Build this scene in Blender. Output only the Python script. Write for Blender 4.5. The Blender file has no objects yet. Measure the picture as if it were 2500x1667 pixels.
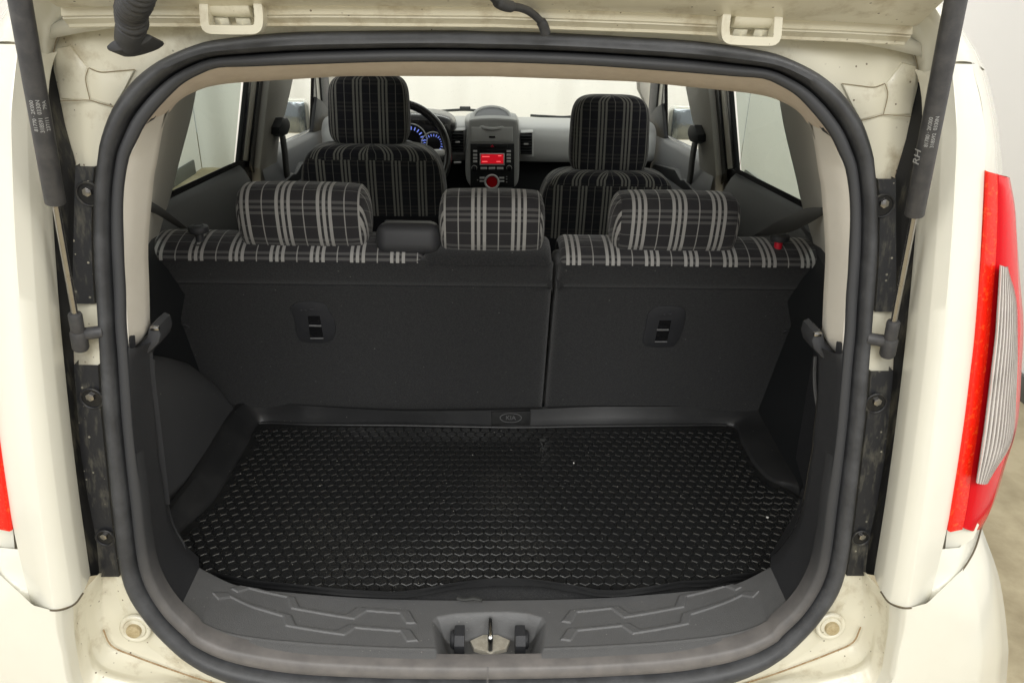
import bpy, bmesh, math, random
import numpy as np
from mathutils import Vector, Matrix

random.seed(7)
sc = bpy.context.scene
C = sc.collection

# ------------------------------------------------------------------ camera
FPX, IW, IH = 1878.0, 2500.0, 1667.0
YAW, PITCH, ROLL = math.radians(2.045), math.radians(25.0), math.radians(1.356)
CAM = np.array([-0.005, 0.0, 1.62])
_f = np.array([math.sin(YAW)*math.cos(PITCH), math.cos(YAW)*math.cos(PITCH), -math.sin(PITCH)])
_r = np.array([math.cos(YAW), -math.sin(YAW), 0.0])
_u = np.cross(_r, _f)
RT = _r*math.cos(ROLL) + _u*math.sin(ROLL)
UP = _u*math.cos(ROLL) - _r*math.sin(ROLL)
cam_data = bpy.data.cameras.new('camera')
cam = bpy.data.objects.new('camera', cam_data)
C.objects.link(cam)
cam_data.sensor_fit = 'HORIZONTAL'
cam_data.sensor_width = 36.0
cam_data.lens = FPX/IW*36.0
cam_data.clip_start = 0.02
cam_data.clip_end = 200
cam.matrix_world = Matrix(((RT[0], UP[0], -_f[0], CAM[0]), (RT[1], UP[1], -_f[1], CAM[1]),
                           (RT[2], UP[2], -_f[2], CAM[2]), (0, 0, 0, 1)))
sc.camera = cam

# ------------------------------------------------------------------ light
world = bpy.data.worlds.new('World')
sc.world = world
world.use_nodes = True
bg = world.node_tree.nodes['Background']
bg.inputs['Color'].default_value = (1.0, 0.995, 0.97, 1)
bg.inputs['Strength'].default_value = 0.52

def area(name, loc, target, sx, sy, power, col=(1, 0.992, 0.965)):
    d = bpy.data.lights.new(name, 'AREA')
    d.shape = 'RECTANGLE'; d.size = sx; d.size_y = sy; d.energy = power; d.color = col
    o = bpy.data.objects.new(name, d); C.objects.link(o)
    o.location = loc
    o.rotation_euler = (Vector(target)-Vector(loc)).to_track_quat('-Z', 'Y').to_euler()
    return o
area('ceiling_lamp', (0.0, -1.9, 3.2), (0, 0.9, 0.8), 2.8, 1.8, 110)
area('ceiling_lamp', (2.7, -0.9, 2.7), (0, 1.0, 0.8), 1.0, 1.6, 33)
area('ceiling_lamp', (-2.7, -0.9, 2.7), (0, 1.0, 0.8), 1.0, 1.6, 33)
area('ceiling_lamp', (2.0, 1.2, 3.3), (1.2, 1.2, 0.0), 0.8, 3.0, 60)
area('ceiling_lamp', (-2.0, 1.2, 3.3), (-1.2, 1.2, 0.0), 0.8, 3.0, 35)
area('ceiling_lamp', (0.0, 5.6, 3.3), (0, 6.4, 0.6), 4.0, 0.8, 110)

sc.view_settings.view_transform = 'Standard'
sc.view_settings.look = 'None'
sc.view_settings.exposure = 0.0
sc.view_settings.gamma = 1.0
sc.view_settings.use_curve_mapping = False

# ------------------------------------------------------------------ pixel helpers
ZO = {}
for i, x0 in enumerate((0, 620, 1240, 1860)):
    ZO['a%d' % (i+1)] = (x0, 0, 3.647)
    ZO['b%d' % (i+1)] = (x0, 400, 3.647)
    ZO['c%d' % (i+1)] = (x0, 800, 3.564)
    ZO['d%d' % (i+1)] = (x0, 1227, 3.564)
def zz(k, *pts):
    x0, y0, s = ZO[k]
    return [(x0+p[0]/s, y0+p[1]/s) for p in pts]
def ray(u, v):
    d = (u-IW/2)/FPX*RT - (v-IH/2)/FPX*UP + _f
    return d/np.linalg.norm(d)
def plane(u, v, n, c):
    n = np.array(n, float); d = ray(u, v)
    t = (c - n@CAM)/(n@d)
    return CAM + t*d
def PY(u, v, Y): return plane(u, v, (0, 1, 0), Y)
def PZ(u, v, Z): return plane(u, v, (0, 0, 1), Z)
def PX(u, v, X): return plane(u, v, (1, 0, 0), X)
KO = (0.97-0.835)/(1.565-0.69)
def PO(u, v, off=0.0):                      # the tailgate opening leans forward towards the roof
    return plane(u, v, (0, 1, -KO), 0.835-0.69*KO+off)
def Yo(z): return 0.835+(z-0.69)*KO
KS = 0.31
def PS(u, v, off=0.0):                      # back of the rear seats
    return plane(u, v, (0, 1, KS), 1.42+KS*1.124+off)
SX, ST = 0.69, 0.22
def PW(u, v, inset=0.0):                    # side glass plane with tumblehome, right side
    return plane(u, v, (1, 0, ST), SX+ST*1.17-inset)

def cr(pts, n):
    """Catmull-Rom resample to n points"""
    P = np.array(pts, float)
    if len(P) < 3: return lin(P, n)
    Q = np.vstack([2*P[0]-P[1], P, 2*P[-1]-P[-2]])
    out = []
    for i in range(1, len(Q)-2):
        for t in np.linspace(0, 1, 16, endpoint=False):
            a, b, c, d = Q[i-1], Q[i], Q[i+1], Q[i+2]
            out.append(0.5*((2*b)+(-a+c)*t+(2*a-5*b+4*c-d)*t*t+(-a+3*b-3*c+d)*t**3))
    out.append(P[-1])
    return lin(np.array(out), n)
def lin(pts, n):
    P = np.array(pts, float)
    s = np.concatenate([[0], np.cumsum(np.linalg.norm(np.diff(P, axis=0), axis=1))])
    t = np.linspace(0, s[-1], n)
    return np.stack([np.interp(t, s, P[:, k]) for k in range(P.shape[1])], 1)
def mx(P):
    P = np.array(P, float).copy(); P[..., 0] *= -1
    return P

# ------------------------------------------------------------------ materials
MATS = {}
def mat(name, col, rough=0.5, metal=0.0, bump=0.0, bscale=400, coat=0.0, var=0.0, vscale=6, var_col=None,
        spec=0.5, emit=None, estr=1.0, trans=0.0, alpha=1.0, sheen=0.0, var2=None, stretch=None):
    m = bpy.data.materials.new(name); m.use_nodes = True
    nt = m.node_tree; b = nt.nodes['Principled BSDF']
    b.inputs['Base Color'].default_value = (*col, 1)
    b.inputs['Roughness'].default_value = rough
    b.inputs['Metallic'].default_value = metal
    b.inputs['Specular IOR Level'].default_value = spec
    b.inputs['Coat Weight'].default_value = coat
    b.inputs['Coat Roughness'].default_value = 0.08
    b.inputs['Transmission Weight'].default_value = trans
    b.inputs['Sheen Weight'].default_value = sheen
    if emit:
        b.inputs['Emission Color'].default_value = (*emit, 1)
        b.inputs['Emission Strength'].default_value = estr
    tc = nt.nodes.new('ShaderNodeTexCoord')
    if var > 0:
        n = nt.nodes.new('ShaderNodeTexNoise'); n.inputs['Scale'].default_value = vscale
        n.inputs['Detail'].default_value = 8; n.inputs['Roughness'].default_value = 0.65
        if stretch:
            mp = nt.nodes.new('ShaderNodeMapping'); mp.inputs['Scale'].default_value = stretch
            nt.links.new(tc.outputs['Object'], mp.inputs['Vector']); nt.links.new(mp.outputs[0], n.inputs['Vector'])
        else:
            nt.links.new(tc.outputs['Object'], n.inputs['Vector'])
        r = nt.nodes.new('ShaderNodeValToRGB')
        lo, hi = (0.42, 0.72) if var2 is None else var2
        r.color_ramp.elements[0].position = lo; r.color_ramp.elements[1].position = hi
        r.color_ramp.elements[0].color = (0, 0, 0, 1); r.color_ramp.elements[1].color = (var, var, var, 1)
        nt.links.new(n.outputs['Fac'], r.inputs['Fac'])
        mixn = nt.nodes.new('ShaderNodeMix'); mixn.data_type = 'RGBA'
        mixn.inputs['A'].default_value = (*col, 1)
        mixn.inputs['B'].default_value = (*(var_col or [c*0.6 for c in col]), 1)
        nt.links.new(r.outputs['Color'], mixn.inputs['Factor'])
        nt.links.new(mixn.outputs['Result'], b.inputs['Base Color'])
        ra = nt.nodes.new('ShaderNodeMath'); ra.operation = 'MULTIPLY_ADD'
        ra.inputs[1].default_value = 0.25; ra.inputs[2].default_value = rough
        nt.links.new(r.outputs['Color'], ra.inputs[0]); nt.links.new(ra.outputs[0], b.inputs['Roughness'])
    if bump > 0:
        n2 = nt.nodes.new('ShaderNodeTexNoise'); n2.inputs['Scale'].default_value = bscale
        n2.inputs['Detail'].default_value = 3
        nt.links.new(tc.outputs['Object'], n2.inputs['Vector'])
        bp = nt.nodes.new('ShaderNodeBump'); bp.inputs['Strength'].default_value = bump
        bp.inputs['Distance'].default_value = 0.001
        nt.links.new(n2.outputs['Fac'], bp.inputs['Height']); nt.links.new(bp.outputs['Normal'], b.inputs['Normal'])
    MATS[name] = m
    return m

mat('paint', (0.755, 0.74, 0.645), 0.22, coat=0.6, var=0.06, vscale=9, var_col=(0.5, 0.42, 0.28))
mat('paint_dirty', (0.745, 0.71, 0.575), 0.33, coat=0.3, var=0.9, vscale=19, var_col=(0.33, 0.25, 0.13), bump=0.10, bscale=70, var2=(0.53, 0.80))
mat('rubber', (0.037, 0.038, 0.041), 0.46, var=0.5, vscale=22, var_col=(0.10, 0.103, 0.11), bump=0.1, bscale=600)
mat('rubber_dusty', (0.11, 0.106, 0.104), 0.6, var=0.6, vscale=40, var_col=(0.19, 0.17, 0.155), bump=0.15, bscale=300)
mat('rubber_flange', (0.036, 0.037, 0.040), 0.5, bump=0.1, bscale=600)
mat('plastic', (0.030, 0.031, 0.0345), 0.52, bump=0.5, bscale=900, var=0.25, vscale=25, var_col=(0.045, 0.045, 0.048))
mat('plastic_grey', (0.135, 0.136, 0.138), 0.5, bump=0.7, bscale=700, var=0.35, vscale=30, var_col=(0.10, 0.10, 0.10))
mat('jamb_plastic', (0.016, 0.0165, 0.019), 0.42, bump=0.3, bscale=200, var=0.7, vscale=90, var_col=(0.15, 0.14, 0.105), var2=(0.50, 0.74), stretch=(1, 1, 0.22))
mat('dark_gap', (0.012, 0.012, 0.012), 0.7, var=1.0, vscale=50, var_col=(0.12, 0.11, 0.08), var2=(0.52, 0.72), stretch=(1, 1, 0.2))
mat('carpet', (0.0165, 0.0172, 0.0185), 0.95, bump=0.9, bscale=1400, spec=0.15, sheen=0.25, var=0.9, vscale=330, var_col=(0.040, 0.040, 0.040), var2=(0.40, 0.72))
mat('arch_carpet', (0.062, 0.063, 0.066), 0.9, bump=0.6, bscale=900, spec=0.2, var=0.4, vscale=300, var_col=(0.065, 0.065, 0.065))
mat('dark_cloth', (0.012, 0.012, 0.014), 0.95, bump=0.4, bscale=900, spec=0.1)
mat('beige', (0.68, 0.645, 0.575), 0.62, bump=0.25, bscale=900, var=0.15, vscale=12, var_col=(0.38, 0.33, 0.26))
mat('headliner', (0.74, 0.65, 0.555), 0.95, bump=0.8, bscale=1100, spec=0.1, var=0.35, vscale=40, var_col=(0.55, 0.46, 0.38))
mat('pillar_grey', (0.37, 0.36, 0.325), 0.6, bump=0.25, bscale=900)
mat('mat_rubber', (0.0165, 0.017, 0.0175), 0.33, bump=0.35, bscale=500, var=0.5, vscale=18, var_col=(0.03, 0.029, 0.026))
mat('stud_rubber', (0.017, 0.0175, 0.018), 0.24, spec=0.85)
mat('mat_edge_lit', (0.022, 0.0225, 0.0235), 0.38, spec=0.5, var=0.6, vscale=9, var_col=(0.042, 0.042, 0.042))  # same rubber as the mat, lightened to paint in reflected room light
mat('steel', (0.42, 0.41, 0.40), 0.22, metal=1.0, var=0.3, vscale=60, var_col=(0.35, 0.3, 0.25))
mat('chrome', (0.75, 0.75, 0.74), 0.15, metal=1.0)
mat('strut_black', (0.045, 0.045, 0.048), 0.5, var=0.5, vscale=60, var_col=(0.11, 0.105, 0.10), bump=0.2, bscale=300)
mat('print_white', (0.33, 0.33, 0.32), 0.6)
mat('print_grey', (0.16, 0.16, 0.155), 0.6)
mat('red_lens', (0.60, 0.006, 0.012), 0.16, coat=0.05, spec=0.25)
mat('red_reflector', (0.86, 0.014, 0.004), 0.25, spec=0.3, coat=0.1, var=0.8, vscale=150, var_col=(0.95, 0.16, 0.01), bump=0.8, bscale=260, var2=(0.55, 0.75))
mat('lens_rib_bright', (0.66, 0.62, 0.58), 0.12, coat=0.8, metal=0.1, var=0.5, vscale=30, var_col=(0.42, 0.38, 0.35))
mat('lens_back_dark', (0.22, 0.19, 0.18), 0.2, coat=0.5, metal=0.4, var=0.7, vscale=25, var_col=(0.5, 0.46, 0.44))
mat('white_strip', (0.62, 0.60, 0.53), 0.35)
mat('dash', (0.30, 0.305, 0.30), 0.55, bump=0.35, bscale=700)
mat('dash_light', (0.42, 0.425, 0.42), 0.45, bump=0.2, bscale=700)
mat('door_trim', (0.018, 0.0195, 0.021), 0.55, spec=0.3, bump=0.3, bscale=700)
mat('door_trim_front', (0.15, 0.155, 0.165), 0.5, bump=0.3, bscale=700)
mat('black_gloss', (0.01, 0.01, 0.011), 0.25)
mat('belt', (0.035, 0.036, 0.034), 0.65, bump=0.4, bscale=1500)
mat('red_screen', (0.3, 0.0, 0.01), 0.3, emit=(1.0, 0.015, 0.03), estr=0.4)
mat('red_screen_text', (0.6, 0.05, 0.05), 0.3, emit=(1.0, 0.16, 0.16), estr=1.0)
mat('red_dim', (0.1, 0.0, 0.0), 0.3, emit=(0.6, 0.0, 0.01), estr=0.06)
mat('blue_tick', (0.2, 0.25, 0.9), 0.3, emit=(0.25, 0.35, 1.0), estr=0.55)
mat('mirror', (0.30, 0.33, 0.36), 0.12, metal=0.9, bump=0.6, bscale=90)
mat('button_silver', (0.55, 0.55, 0.55), 0.35)
mat('red_plastic', (0.55, 0.01, 0.03), 0.4)
mat('wall_white', (0.83, 0.82, 0.80), 0.8, var=0.15, vscale=1.2, var_col=(0.74, 0.73, 0.71))
mat('skirting', (0.10, 0.105, 0.10), 0.6)
mat('concrete', (0.43, 0.37, 0.245), 0.75, bump=0.4, bscale=60, var=0.75, vscale=3.5, var_col=(0.17, 0.135, 0.075))
mat('crumb', (0.85, 0.84, 0.8), 0.7)
mat('foam', (0.05, 0.05, 0.05), 0.9)
mat('rust', (0.30, 0.19, 0.09), 0.7, var=0.6, vscale=120, var_col=(0.6, 0.5, 0.33))
mat('plate', (0.62, 0.585, 0.50), 0.45, metal=0.2, var=0.6, vscale=90, var_col=(0.30, 0.25, 0.17))
mat('seam_dirt', (0.10, 0.08, 0.05), 0.8)
mat('seam_grime', (0.27, 0.22, 0.14), 0.8)
mat('bolt', (0.55, 0.46, 0.28), 0.5, metal=0.3, var=0.6, vscale=200, var_col=(0.30, 0.20, 0.09))

def glass_mat(name, tint, gloss=0.08):
    m = bpy.data.materials.new(name); m.use_nodes = True
    nt = m.node_tree
    for n in list(nt.nodes): nt.nodes.remove(n)
    out = nt.nodes.new('ShaderNodeOutputMaterial')
    t = nt.nodes.new('ShaderNodeBsdfTransparent'); t.inputs[0].default_value = (*tint, 1)
    g = nt.nodes.new('ShaderNodeBsdfGlossy'); g.inputs['Roughness'].default_value = 0.03
    d = nt.nodes.new('ShaderNodeBsdfDiffuse'); d.inputs['Color'].default_value = (0.6, 0.64, 0.6, 1)
    # rain droplets: tiny rough spots
    tc = nt.nodes.new('ShaderNodeTexCoord'); vo = nt.nodes.new('ShaderNodeTexVoronoi')
    vo.inputs['Scale'].default_value = 90
    nt.links.new(tc.outputs['Object'], vo.inputs['Vector'])
    cmpn = nt.nodes.new('ShaderNodeMath'); cmpn.operation = 'LESS_THAN'; cmpn.inputs[1].default_value = 0.10
    nt.links.new(vo.outputs['Distance'], cmpn.inputs[0])
    nz = nt.nodes.new('ShaderNodeTexNoise'); nz.inputs['Scale'].default_value = 9
    nt.links.new(tc.outputs['Object'], nz.inputs['Vector'])
    gt = nt.nodes.new('ShaderNodeMath'); gt.operation = 'GREATER_THAN'; gt.inputs[1].default_value = 0.52
    nt.links.new(nz.outputs['Fac'], gt.inputs[0])
    mul = nt.nodes.new('ShaderNodeMath'); mul.operation = 'MULTIPLY'
    nt.links.new(cmpn.outputs[0], mul.inputs[0]); nt.links.new(gt.outputs[0], mul.inputs[1])
    m0 = nt.nodes.new('ShaderNodeMixShader'); nt.links.new(mul.outputs[0], m0.inputs[0])
    d2 = nt.nodes.new('ShaderNodeBsdfTransparent'); d2.inputs[0].default_value = (tint[0]*0.45, tint[1]*0.45, tint[2]*0.45, 1)
    nt.links.new(t.outputs[0], m0.inputs[1]); nt.links.new(d2.outputs[0], m0.inputs[2])
    mh = nt.nodes.new('ShaderNodeMixShader'); mh.inputs[0].default_value = 0.05
    nt.links.new(m0.outputs[0], mh.inputs[1]); nt.links.new(d.outputs[0], mh.inputs[2])
    mi = nt.nodes.new('ShaderNodeMixShader'); mi.inputs[0].default_value = gloss
    nt.links.new(mh.outputs[0], mi.inputs[1]); nt.links.new(g.outputs[0], mi.inputs[2])
    nt.links.new(mi.outputs[0], out.inputs[0])
    MATS[name] = m
glass_mat('glass_tint', (0.54, 0.60, 0.55))
glass_mat('glass_clear', (0.92, 0.95, 0.91), 0.04)

def plaid_mat(name, base, weft, warp, P=0.077):
    m = bpy.data.materials.new(name); m.use_nodes = True
    nt = m.node_tree; b = nt.nodes['Principled BSDF']
    b.inputs['Roughness'].default_value = 0.9
    b.inputs['Specular IOR Level'].default_value = 0.15
    b.inputs['Sheen Weight'].default_value = 0.15
    uv = nt.nodes.new('ShaderNodeUVMap'); uv.uv_map = 'cloth'
    sep = nt.nodes.new('ShaderNodeSeparateXYZ'); nt.links.new(uv.outputs[0], sep.inputs[0])
    def mth(op, a, bb=None, c=None):
        n = nt.nodes.new('ShaderNodeMath'); n.operation = op
        for i, x in enumerate((a, bb, c)):
            if x is None: continue
            if isinstance(x, (int, float)): n.inputs[i].default_value = x
            else: nt.links.new(x, n.inputs[i])
        return n.outputs[0]
    def lines(sock, centers):
        fr = mth('FRACT', mth('DIVIDE', sock, P))
        tot = None
        for c, w, a in centers:
            s = mth('MULTIPLY', mth('COMPARE', fr, c, w/2), a)
            tot = s if tot is None else mth('MAXIMUM', tot, s)
        return tot
    V = lines(sep.outputs[0], [(0.1, 0.028, 0.8), (0.46, 0.082, 1), (0.605, 0.082, 1), (0.75, 0.082, 1)])
    Hh = lines(sep.outputs[1], [(0.1, 0.024, 1.0), (0.46, 0.075, 0.8), (0.605, 0.075, 0.8), (0.75, 0.075, 0.8)])
    # fine twill: breaks up the light yarns
    tw = mth('FRACT', mth('MULTIPLY', mth('ADD', sep.outputs[0], sep.outputs[1]), 620))
    twm = mth('MULTIPLY_ADD', mth('GREATER_THAN', tw, 0.5), 0.25, 0.75)
    def mixc(fac, A, B):
        n = nt.nodes.new('ShaderNodeMix'); n.data_type = 'RGBA'
        nt.links.new(fac, n.inputs['Factor'])
        for k, x in (('A', A), ('B', B)):
            if isinstance(x, tuple): n.inputs[k].default_value = (*x, 1)
            else: nt.links.new(x, n.inputs[k])
        return n.outputs['Result']
    c1 = mixc(Hh, base, weft)
    c2 = mixc(mth('MULTIPLY', V, twm), c1, warp)
    nt.links.new(c2, b.inputs['Base Color'])
    nw = nt.nodes.new('ShaderNodeTexNoise'); nw.inputs['Scale'].default_value = 26; nw.inputs['Detail'].default_value = 2
    nt.links.new(uv.outputs[0], nw.inputs['Vector'])
    bw = nt.nodes.new('ShaderNodeBump'); bw.inputs['Strength'].default_value = 0.5; bw.inputs['Distance'].default_value = 0.012
    nt.links.new(nw.outputs['Fac'], bw.inputs['Height'])
    nz = nt.nodes.new('ShaderNodeTexNoise'); nz.inputs['Scale'].default_value = 1500
    nt.links.new(uv.outputs[0], nz.inputs['Vector'])
    bp = nt.nodes.new('ShaderNodeBump'); bp.inputs['Strength'].default_value = 0.4; bp.inputs['Distance'].default_value = 0.001
    nt.links.new(nz.outputs['Fac'], bp.inputs['Height']); nt.links.new(bw.outputs['Normal'], bp.inputs['Normal']); nt.links.new(bp.outputs['Normal'], b.inputs['Normal'])
    MATS[name] = m
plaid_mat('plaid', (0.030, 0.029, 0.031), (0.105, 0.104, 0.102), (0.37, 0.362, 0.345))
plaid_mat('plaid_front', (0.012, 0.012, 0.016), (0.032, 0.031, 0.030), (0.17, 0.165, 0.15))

def dust_on(m, spots):
    nt = MATS[m].node_tree; b = nt.nodes['Principled BSDF']; col = tuple(b.inputs['Base Color'].default_value)
    geo = nt.nodes.new('ShaderNodeNewGeometry')
    tot = None
    for (x, y, r) in spots:
        d = nt.nodes.new('ShaderNodeVectorMath'); d.operation = 'DISTANCE'; d.inputs[1].default_value = (x, y, 0.702)
        nt.links.new(geo.outputs['Position'], d.inputs[0])
        mr = nt.nodes.new('ShaderNodeMapRange'); mr.inputs['From Min'].default_value = r; mr.inputs['From Max'].default_value = r*0.25
        nt.links.new(d.outputs['Value'], mr.inputs['Value'])
        if tot is None: tot = mr.outputs[0]
        else:
            mxn = nt.nodes.new('ShaderNodeMath'); mxn.operation = 'MAXIMUM'
            nt.links.new(tot, mxn.inputs[0]); nt.links.new(mr.outputs[0], mxn.inputs[1]); tot = mxn.outputs[0]
    wn = nt.nodes.new('ShaderNodeTexVoronoi'); wn.inputs['Scale'].default_value = 700
    nt.links.new(geo.outputs['Position'], wn.inputs['Vector'])
    nz = nt.nodes.new('ShaderNodeTexNoise'); nz.inputs['Scale'].default_value = 60; nt.links.new(geo.outputs['Position'], nz.inputs['Vector'])
    lt_ = nt.nodes.new('ShaderNodeMath'); lt_.operation = 'LESS_THAN'; lt_.inputs[1].default_value = 0.30
    nt.links.new(wn.outputs['Distance'], lt_.inputs[0])
    m1 = nt.nodes.new('ShaderNodeMath'); m1.operation = 'MULTIPLY'; nt.links.new(lt_.outputs[0], m1.inputs[0]); nt.links.new(tot, m1.inputs[1])
    m2 = nt.nodes.new('ShaderNodeMath'); m2.operation = 'MULTIPLY'; nt.links.new(m1.outputs[0], m2.inputs[0]); nt.links.new(nz.outputs['Fac'], m2.inputs[1])
    mc = nt.nodes.new('ShaderNodeMix'); mc.data_type = 'RGBA'; mc.inputs['A'].default_value = col; mc.inputs['B'].default_value = (0.12, 0.115, 0.10, 1)
    nt.links.new(m2.outputs[0], mc.inputs['Factor']); nt.links.new(mc.outputs['Result'], b.inputs['Base Color'])
dust_on('stud_rubber', [(-0.29, 1.13, 0.10), (-0.24, 1.07, 0.09), (-0.15, 1.045, 0.09), (-0.06, 1.05, 0.08), (0.06, 1.09, 0.09), (0.03, 1.22, 0.07), (0.02, 1.30, 0.06)])

def settle(m, z0, z1, dcol):
    # dust settled on the low part of the seal, broken up by noise
    nt = MATS[m].node_tree; b = nt.nodes['Principled BSDF']; col = tuple(b.inputs['Base Color'].default_value)
    geo = nt.nodes.new('ShaderNodeNewGeometry'); sp = nt.nodes.new('ShaderNodeSeparateXYZ'); nt.links.new(geo.outputs['Position'], sp.inputs[0])
    mr = nt.nodes.new('ShaderNodeMapRange'); mr.interpolation_type = 'SMOOTHSTEP'
    mr.inputs['From Min'].default_value = z1; mr.inputs['From Max'].default_value = z0
    nt.links.new(sp.outputs['Z'], mr.inputs['Value'])
    nz = nt.nodes.new('ShaderNodeTexNoise'); nz.inputs['Scale'].default_value = 35; nz.inputs['Detail'].default_value = 6
    nt.links.new(geo.outputs['Position'], nz.inputs['Vector'])
    ma = nt.nodes.new('ShaderNodeMath'); ma.operation = 'MULTIPLY_ADD'; ma.inputs[1].default_value = 0.9; ma.inputs[2].default_value = 0.25
    nt.links.new(nz.outputs['Fac'], ma.inputs[0])
    m2 = nt.nodes.new('ShaderNodeMath'); m2.operation = 'MULTIPLY'; nt.links.new(mr.outputs[0], m2.inputs[0]); nt.links.new(ma.outputs[0], m2.inputs[1])
    mc = nt.nodes.new('ShaderNodeMix'); mc.data_type = 'RGBA'; mc.inputs['A'].default_value = col; mc.inputs['B'].default_value = (*dcol, 1)
    nt.links.new(m2.outputs[0], mc.inputs['Factor']); nt.links.new(mc.outputs['Result'], b.inputs['Base Color'])
settle('rubber_flange', 0.70, 0.92, (0.20, 0.185, 0.175))
def flecks(m, scale, thr, fcol, amount=1.0):
    # sparse lint and grit
    nt = MATS[m].node_tree; b = nt.nodes['Principled BSDF']
    geo = nt.nodes.new('ShaderNodeNewGeometry'); vo = nt.nodes.new('ShaderNodeTexVoronoi'); vo.inputs['Scale'].default_value = scale
    nt.links.new(geo.outputs['Position'], vo.inputs['Vector'])
    lt_ = nt.nodes.new('ShaderNodeMath'); lt_.operation = 'LESS_THAN'; lt_.inputs[1].default_value = thr
    nt.links.new(vo.outputs['Distance'], lt_.inputs[0])
    sc_ = nt.nodes.new('ShaderNodeSeparateColor'); nt.links.new(vo.outputs['Color'], sc_.inputs[0])
    m2 = nt.nodes.new('ShaderNodeMath'); m2.operation = 'MULTIPLY'; nt.links.new(lt_.outputs[0], m2.inputs[0]); nt.links.new(sc_.outputs[0], m2.inputs[1])
    mc = nt.nodes.new('ShaderNodeMix'); mc.data_type = 'RGBA'; mc.inputs['B'].default_value = (*fcol, 1)
    bi = b.inputs['Base Color']
    if bi.is_linked:
        src = bi.links[0].from_socket; nt.links.new(src, mc.inputs['A'])
    else: mc.inputs['A'].default_value = tuple(bi.default_value)
    nt.links.new(m2.outputs[0], mc.inputs['Factor']); nt.links.new(mc.outputs['Result'], bi)
flecks('carpet', 45, 0.055, (0.16, 0.155, 0.145))
flecks('arch_carpet', 60, 0.07, (0.16, 0.155, 0.14))
flecks('plastic_grey', 70, 0.07, (0.30, 0.29, 0.27))
flecks('stud_rubber', 60, 0.07, (0.30, 0.29, 0.26))
flecks('mat_edge_lit', 50, 0.06, (0.2, 0.19, 0.17))
flecks('jamb_plastic', 75, 0.12, (0.30, 0.28, 0.22))
flecks('paint_dirty', 70, 0.09, (0.12, 0.08, 0.04))

# ------------------------------------------------------------------ mesh helpers
CARLOC = Vector((0, 1.9, 0))
WLOC = {}          # world position of every Empty
def link(name, me, m, parent, smooth=35):
    me.materials.append(MATS[m])
    if smooth:
        me.polygons.foreach_set('use_smooth', [True]*len(me.polygons))
        me.set_sharp_from_angle(angle=math.radians(smooth))
    me.update()
    o = bpy.data.objects.new(name, me); C.objects.link(o)
    if parent is not None:
        o.parent = parent
        o.matrix_parent_inverse = Matrix.Translation(-WLOC.get(parent.name, Vector((0, 0, 0))))
    return o
def raw(name, V, F, m, parent, smooth=35, uv=None):
    me = bpy.data.meshes.new(name)
    me.from_pydata([tuple(map(float, v)) for v in V], [], [tuple(f) for f in F])
    if uv is not None:
        l = me.uv_layers.new(name='cloth')
        for p in me.polygons:
            for li in p.loop_indices:
                l.data[li].uv = uv(p, me.loops[li].vertex_index)
    bm = bmesh.new(); bm.from_mesh(me)
    if uv is None:
        bmesh.ops.remove_doubles(bm, verts=bm.verts, dist=1e-6)
    bmesh.ops.recalc_face_normals(bm, faces=bm.faces)
    bm.to_mesh(me); bm.free()
    return link(name, me, m, parent, smooth)
def grid_faces(n, k, cu=False, cv=False):
    F = []
    for i in range(n if cu else n-1):
        for j in range(k if cv else k-1):
            a = i*k+j; b = i*k+(j+1) % k; c = ((i+1) % n)*k+(j+1) % k; d = ((i+1) % n)*k+j
            F.append((a, b, c, d))
    return F
def solid(o, t, off=0.0):
    md = o.modifiers.new('solid', 'SOLIDIFY'); md.thickness = t; md.offset = off
    return o
def loft(name, curves, m, parent, cu=False, cv=False, smooth=35, thick=0, off=0.0, n=None, uv=False):
    if n: curves = [cr(c, n) for c in curves]
    A = np.array(curves, float)
    o = raw(name, A.reshape(-1, 3), grid_faces(A.shape[0], A.shape[1], cu, cv), m, parent, smooth)
    if thick: solid(o, thick, off)
    return o
def sweep(name, path, rad, m, parent, seg=10, smooth=50, caps=True, rect=None):
    P = np.array(path, float); n = len(P)
    rad = np.broadcast_to(np.array(rad, float), (n,)) if np.ndim(rad) < 2 else rad
    T = np.gradient(P, axis=0); T /= np.linalg.norm(T, axis=1)[:, None]
    ref = np.array([0, 0, 1.0]) if abs(T[0][2]) < 0.9 else np.array([0, 1.0, 0])
    V = []
    N = np.cross(T[0], ref); N /= np.linalg.norm(N)
    for i in range(n):
        N = N - T[i]*(N@T[i]); N /= np.linalg.norm(N)
        B = np.cross(T[i], N)
        for s in range(seg):
            a = 2*math.pi*s/seg
            if rect is None:
                V.append(P[i]+rad[i]*(math.cos(a)*N+math.sin(a)*B))
            else:
                c, d = math.cos(a+math.pi/seg), math.sin(a+math.pi/seg)
                V.append(P[i]+rect[0]*c*N*1.414+rect[1]*d*B*1.414)
    F = grid_faces(n, seg, False, True)
    if caps: F += [tuple(range(seg-1, -1, -1)), tuple((n-1)*seg+i for i in range(seg))]
    return raw(name, V, F, m, parent, smooth)
def bmobj(name, bm, m, parent, smooth=35):
    me = bpy.data.meshes.new(name); bm.to_mesh(me); bm.free()
    return link(name, me, m, parent, smooth)
def rbox(name, c, d, m, parent, bev=0.004, seg=2, rot=None, smooth=35):
    bm = bmesh.new(); bmesh.ops.create_cube(bm, size=1)
    for v in bm.verts: v.co = Vector((v.co.x*d[0], v.co.y*d[1], v.co.z*d[2]))
    if bev: bmesh.ops.bevel(bm, geom=bm.edges[:], offset=bev, segments=seg, affect='EDGES', profile=0.5)
    M = Matrix.Translation(Vector(c))
    if rot is not None: M = M @ rot
    bm.transform(M)
    return bmobj(name, bm, m, parent, smooth)
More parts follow.
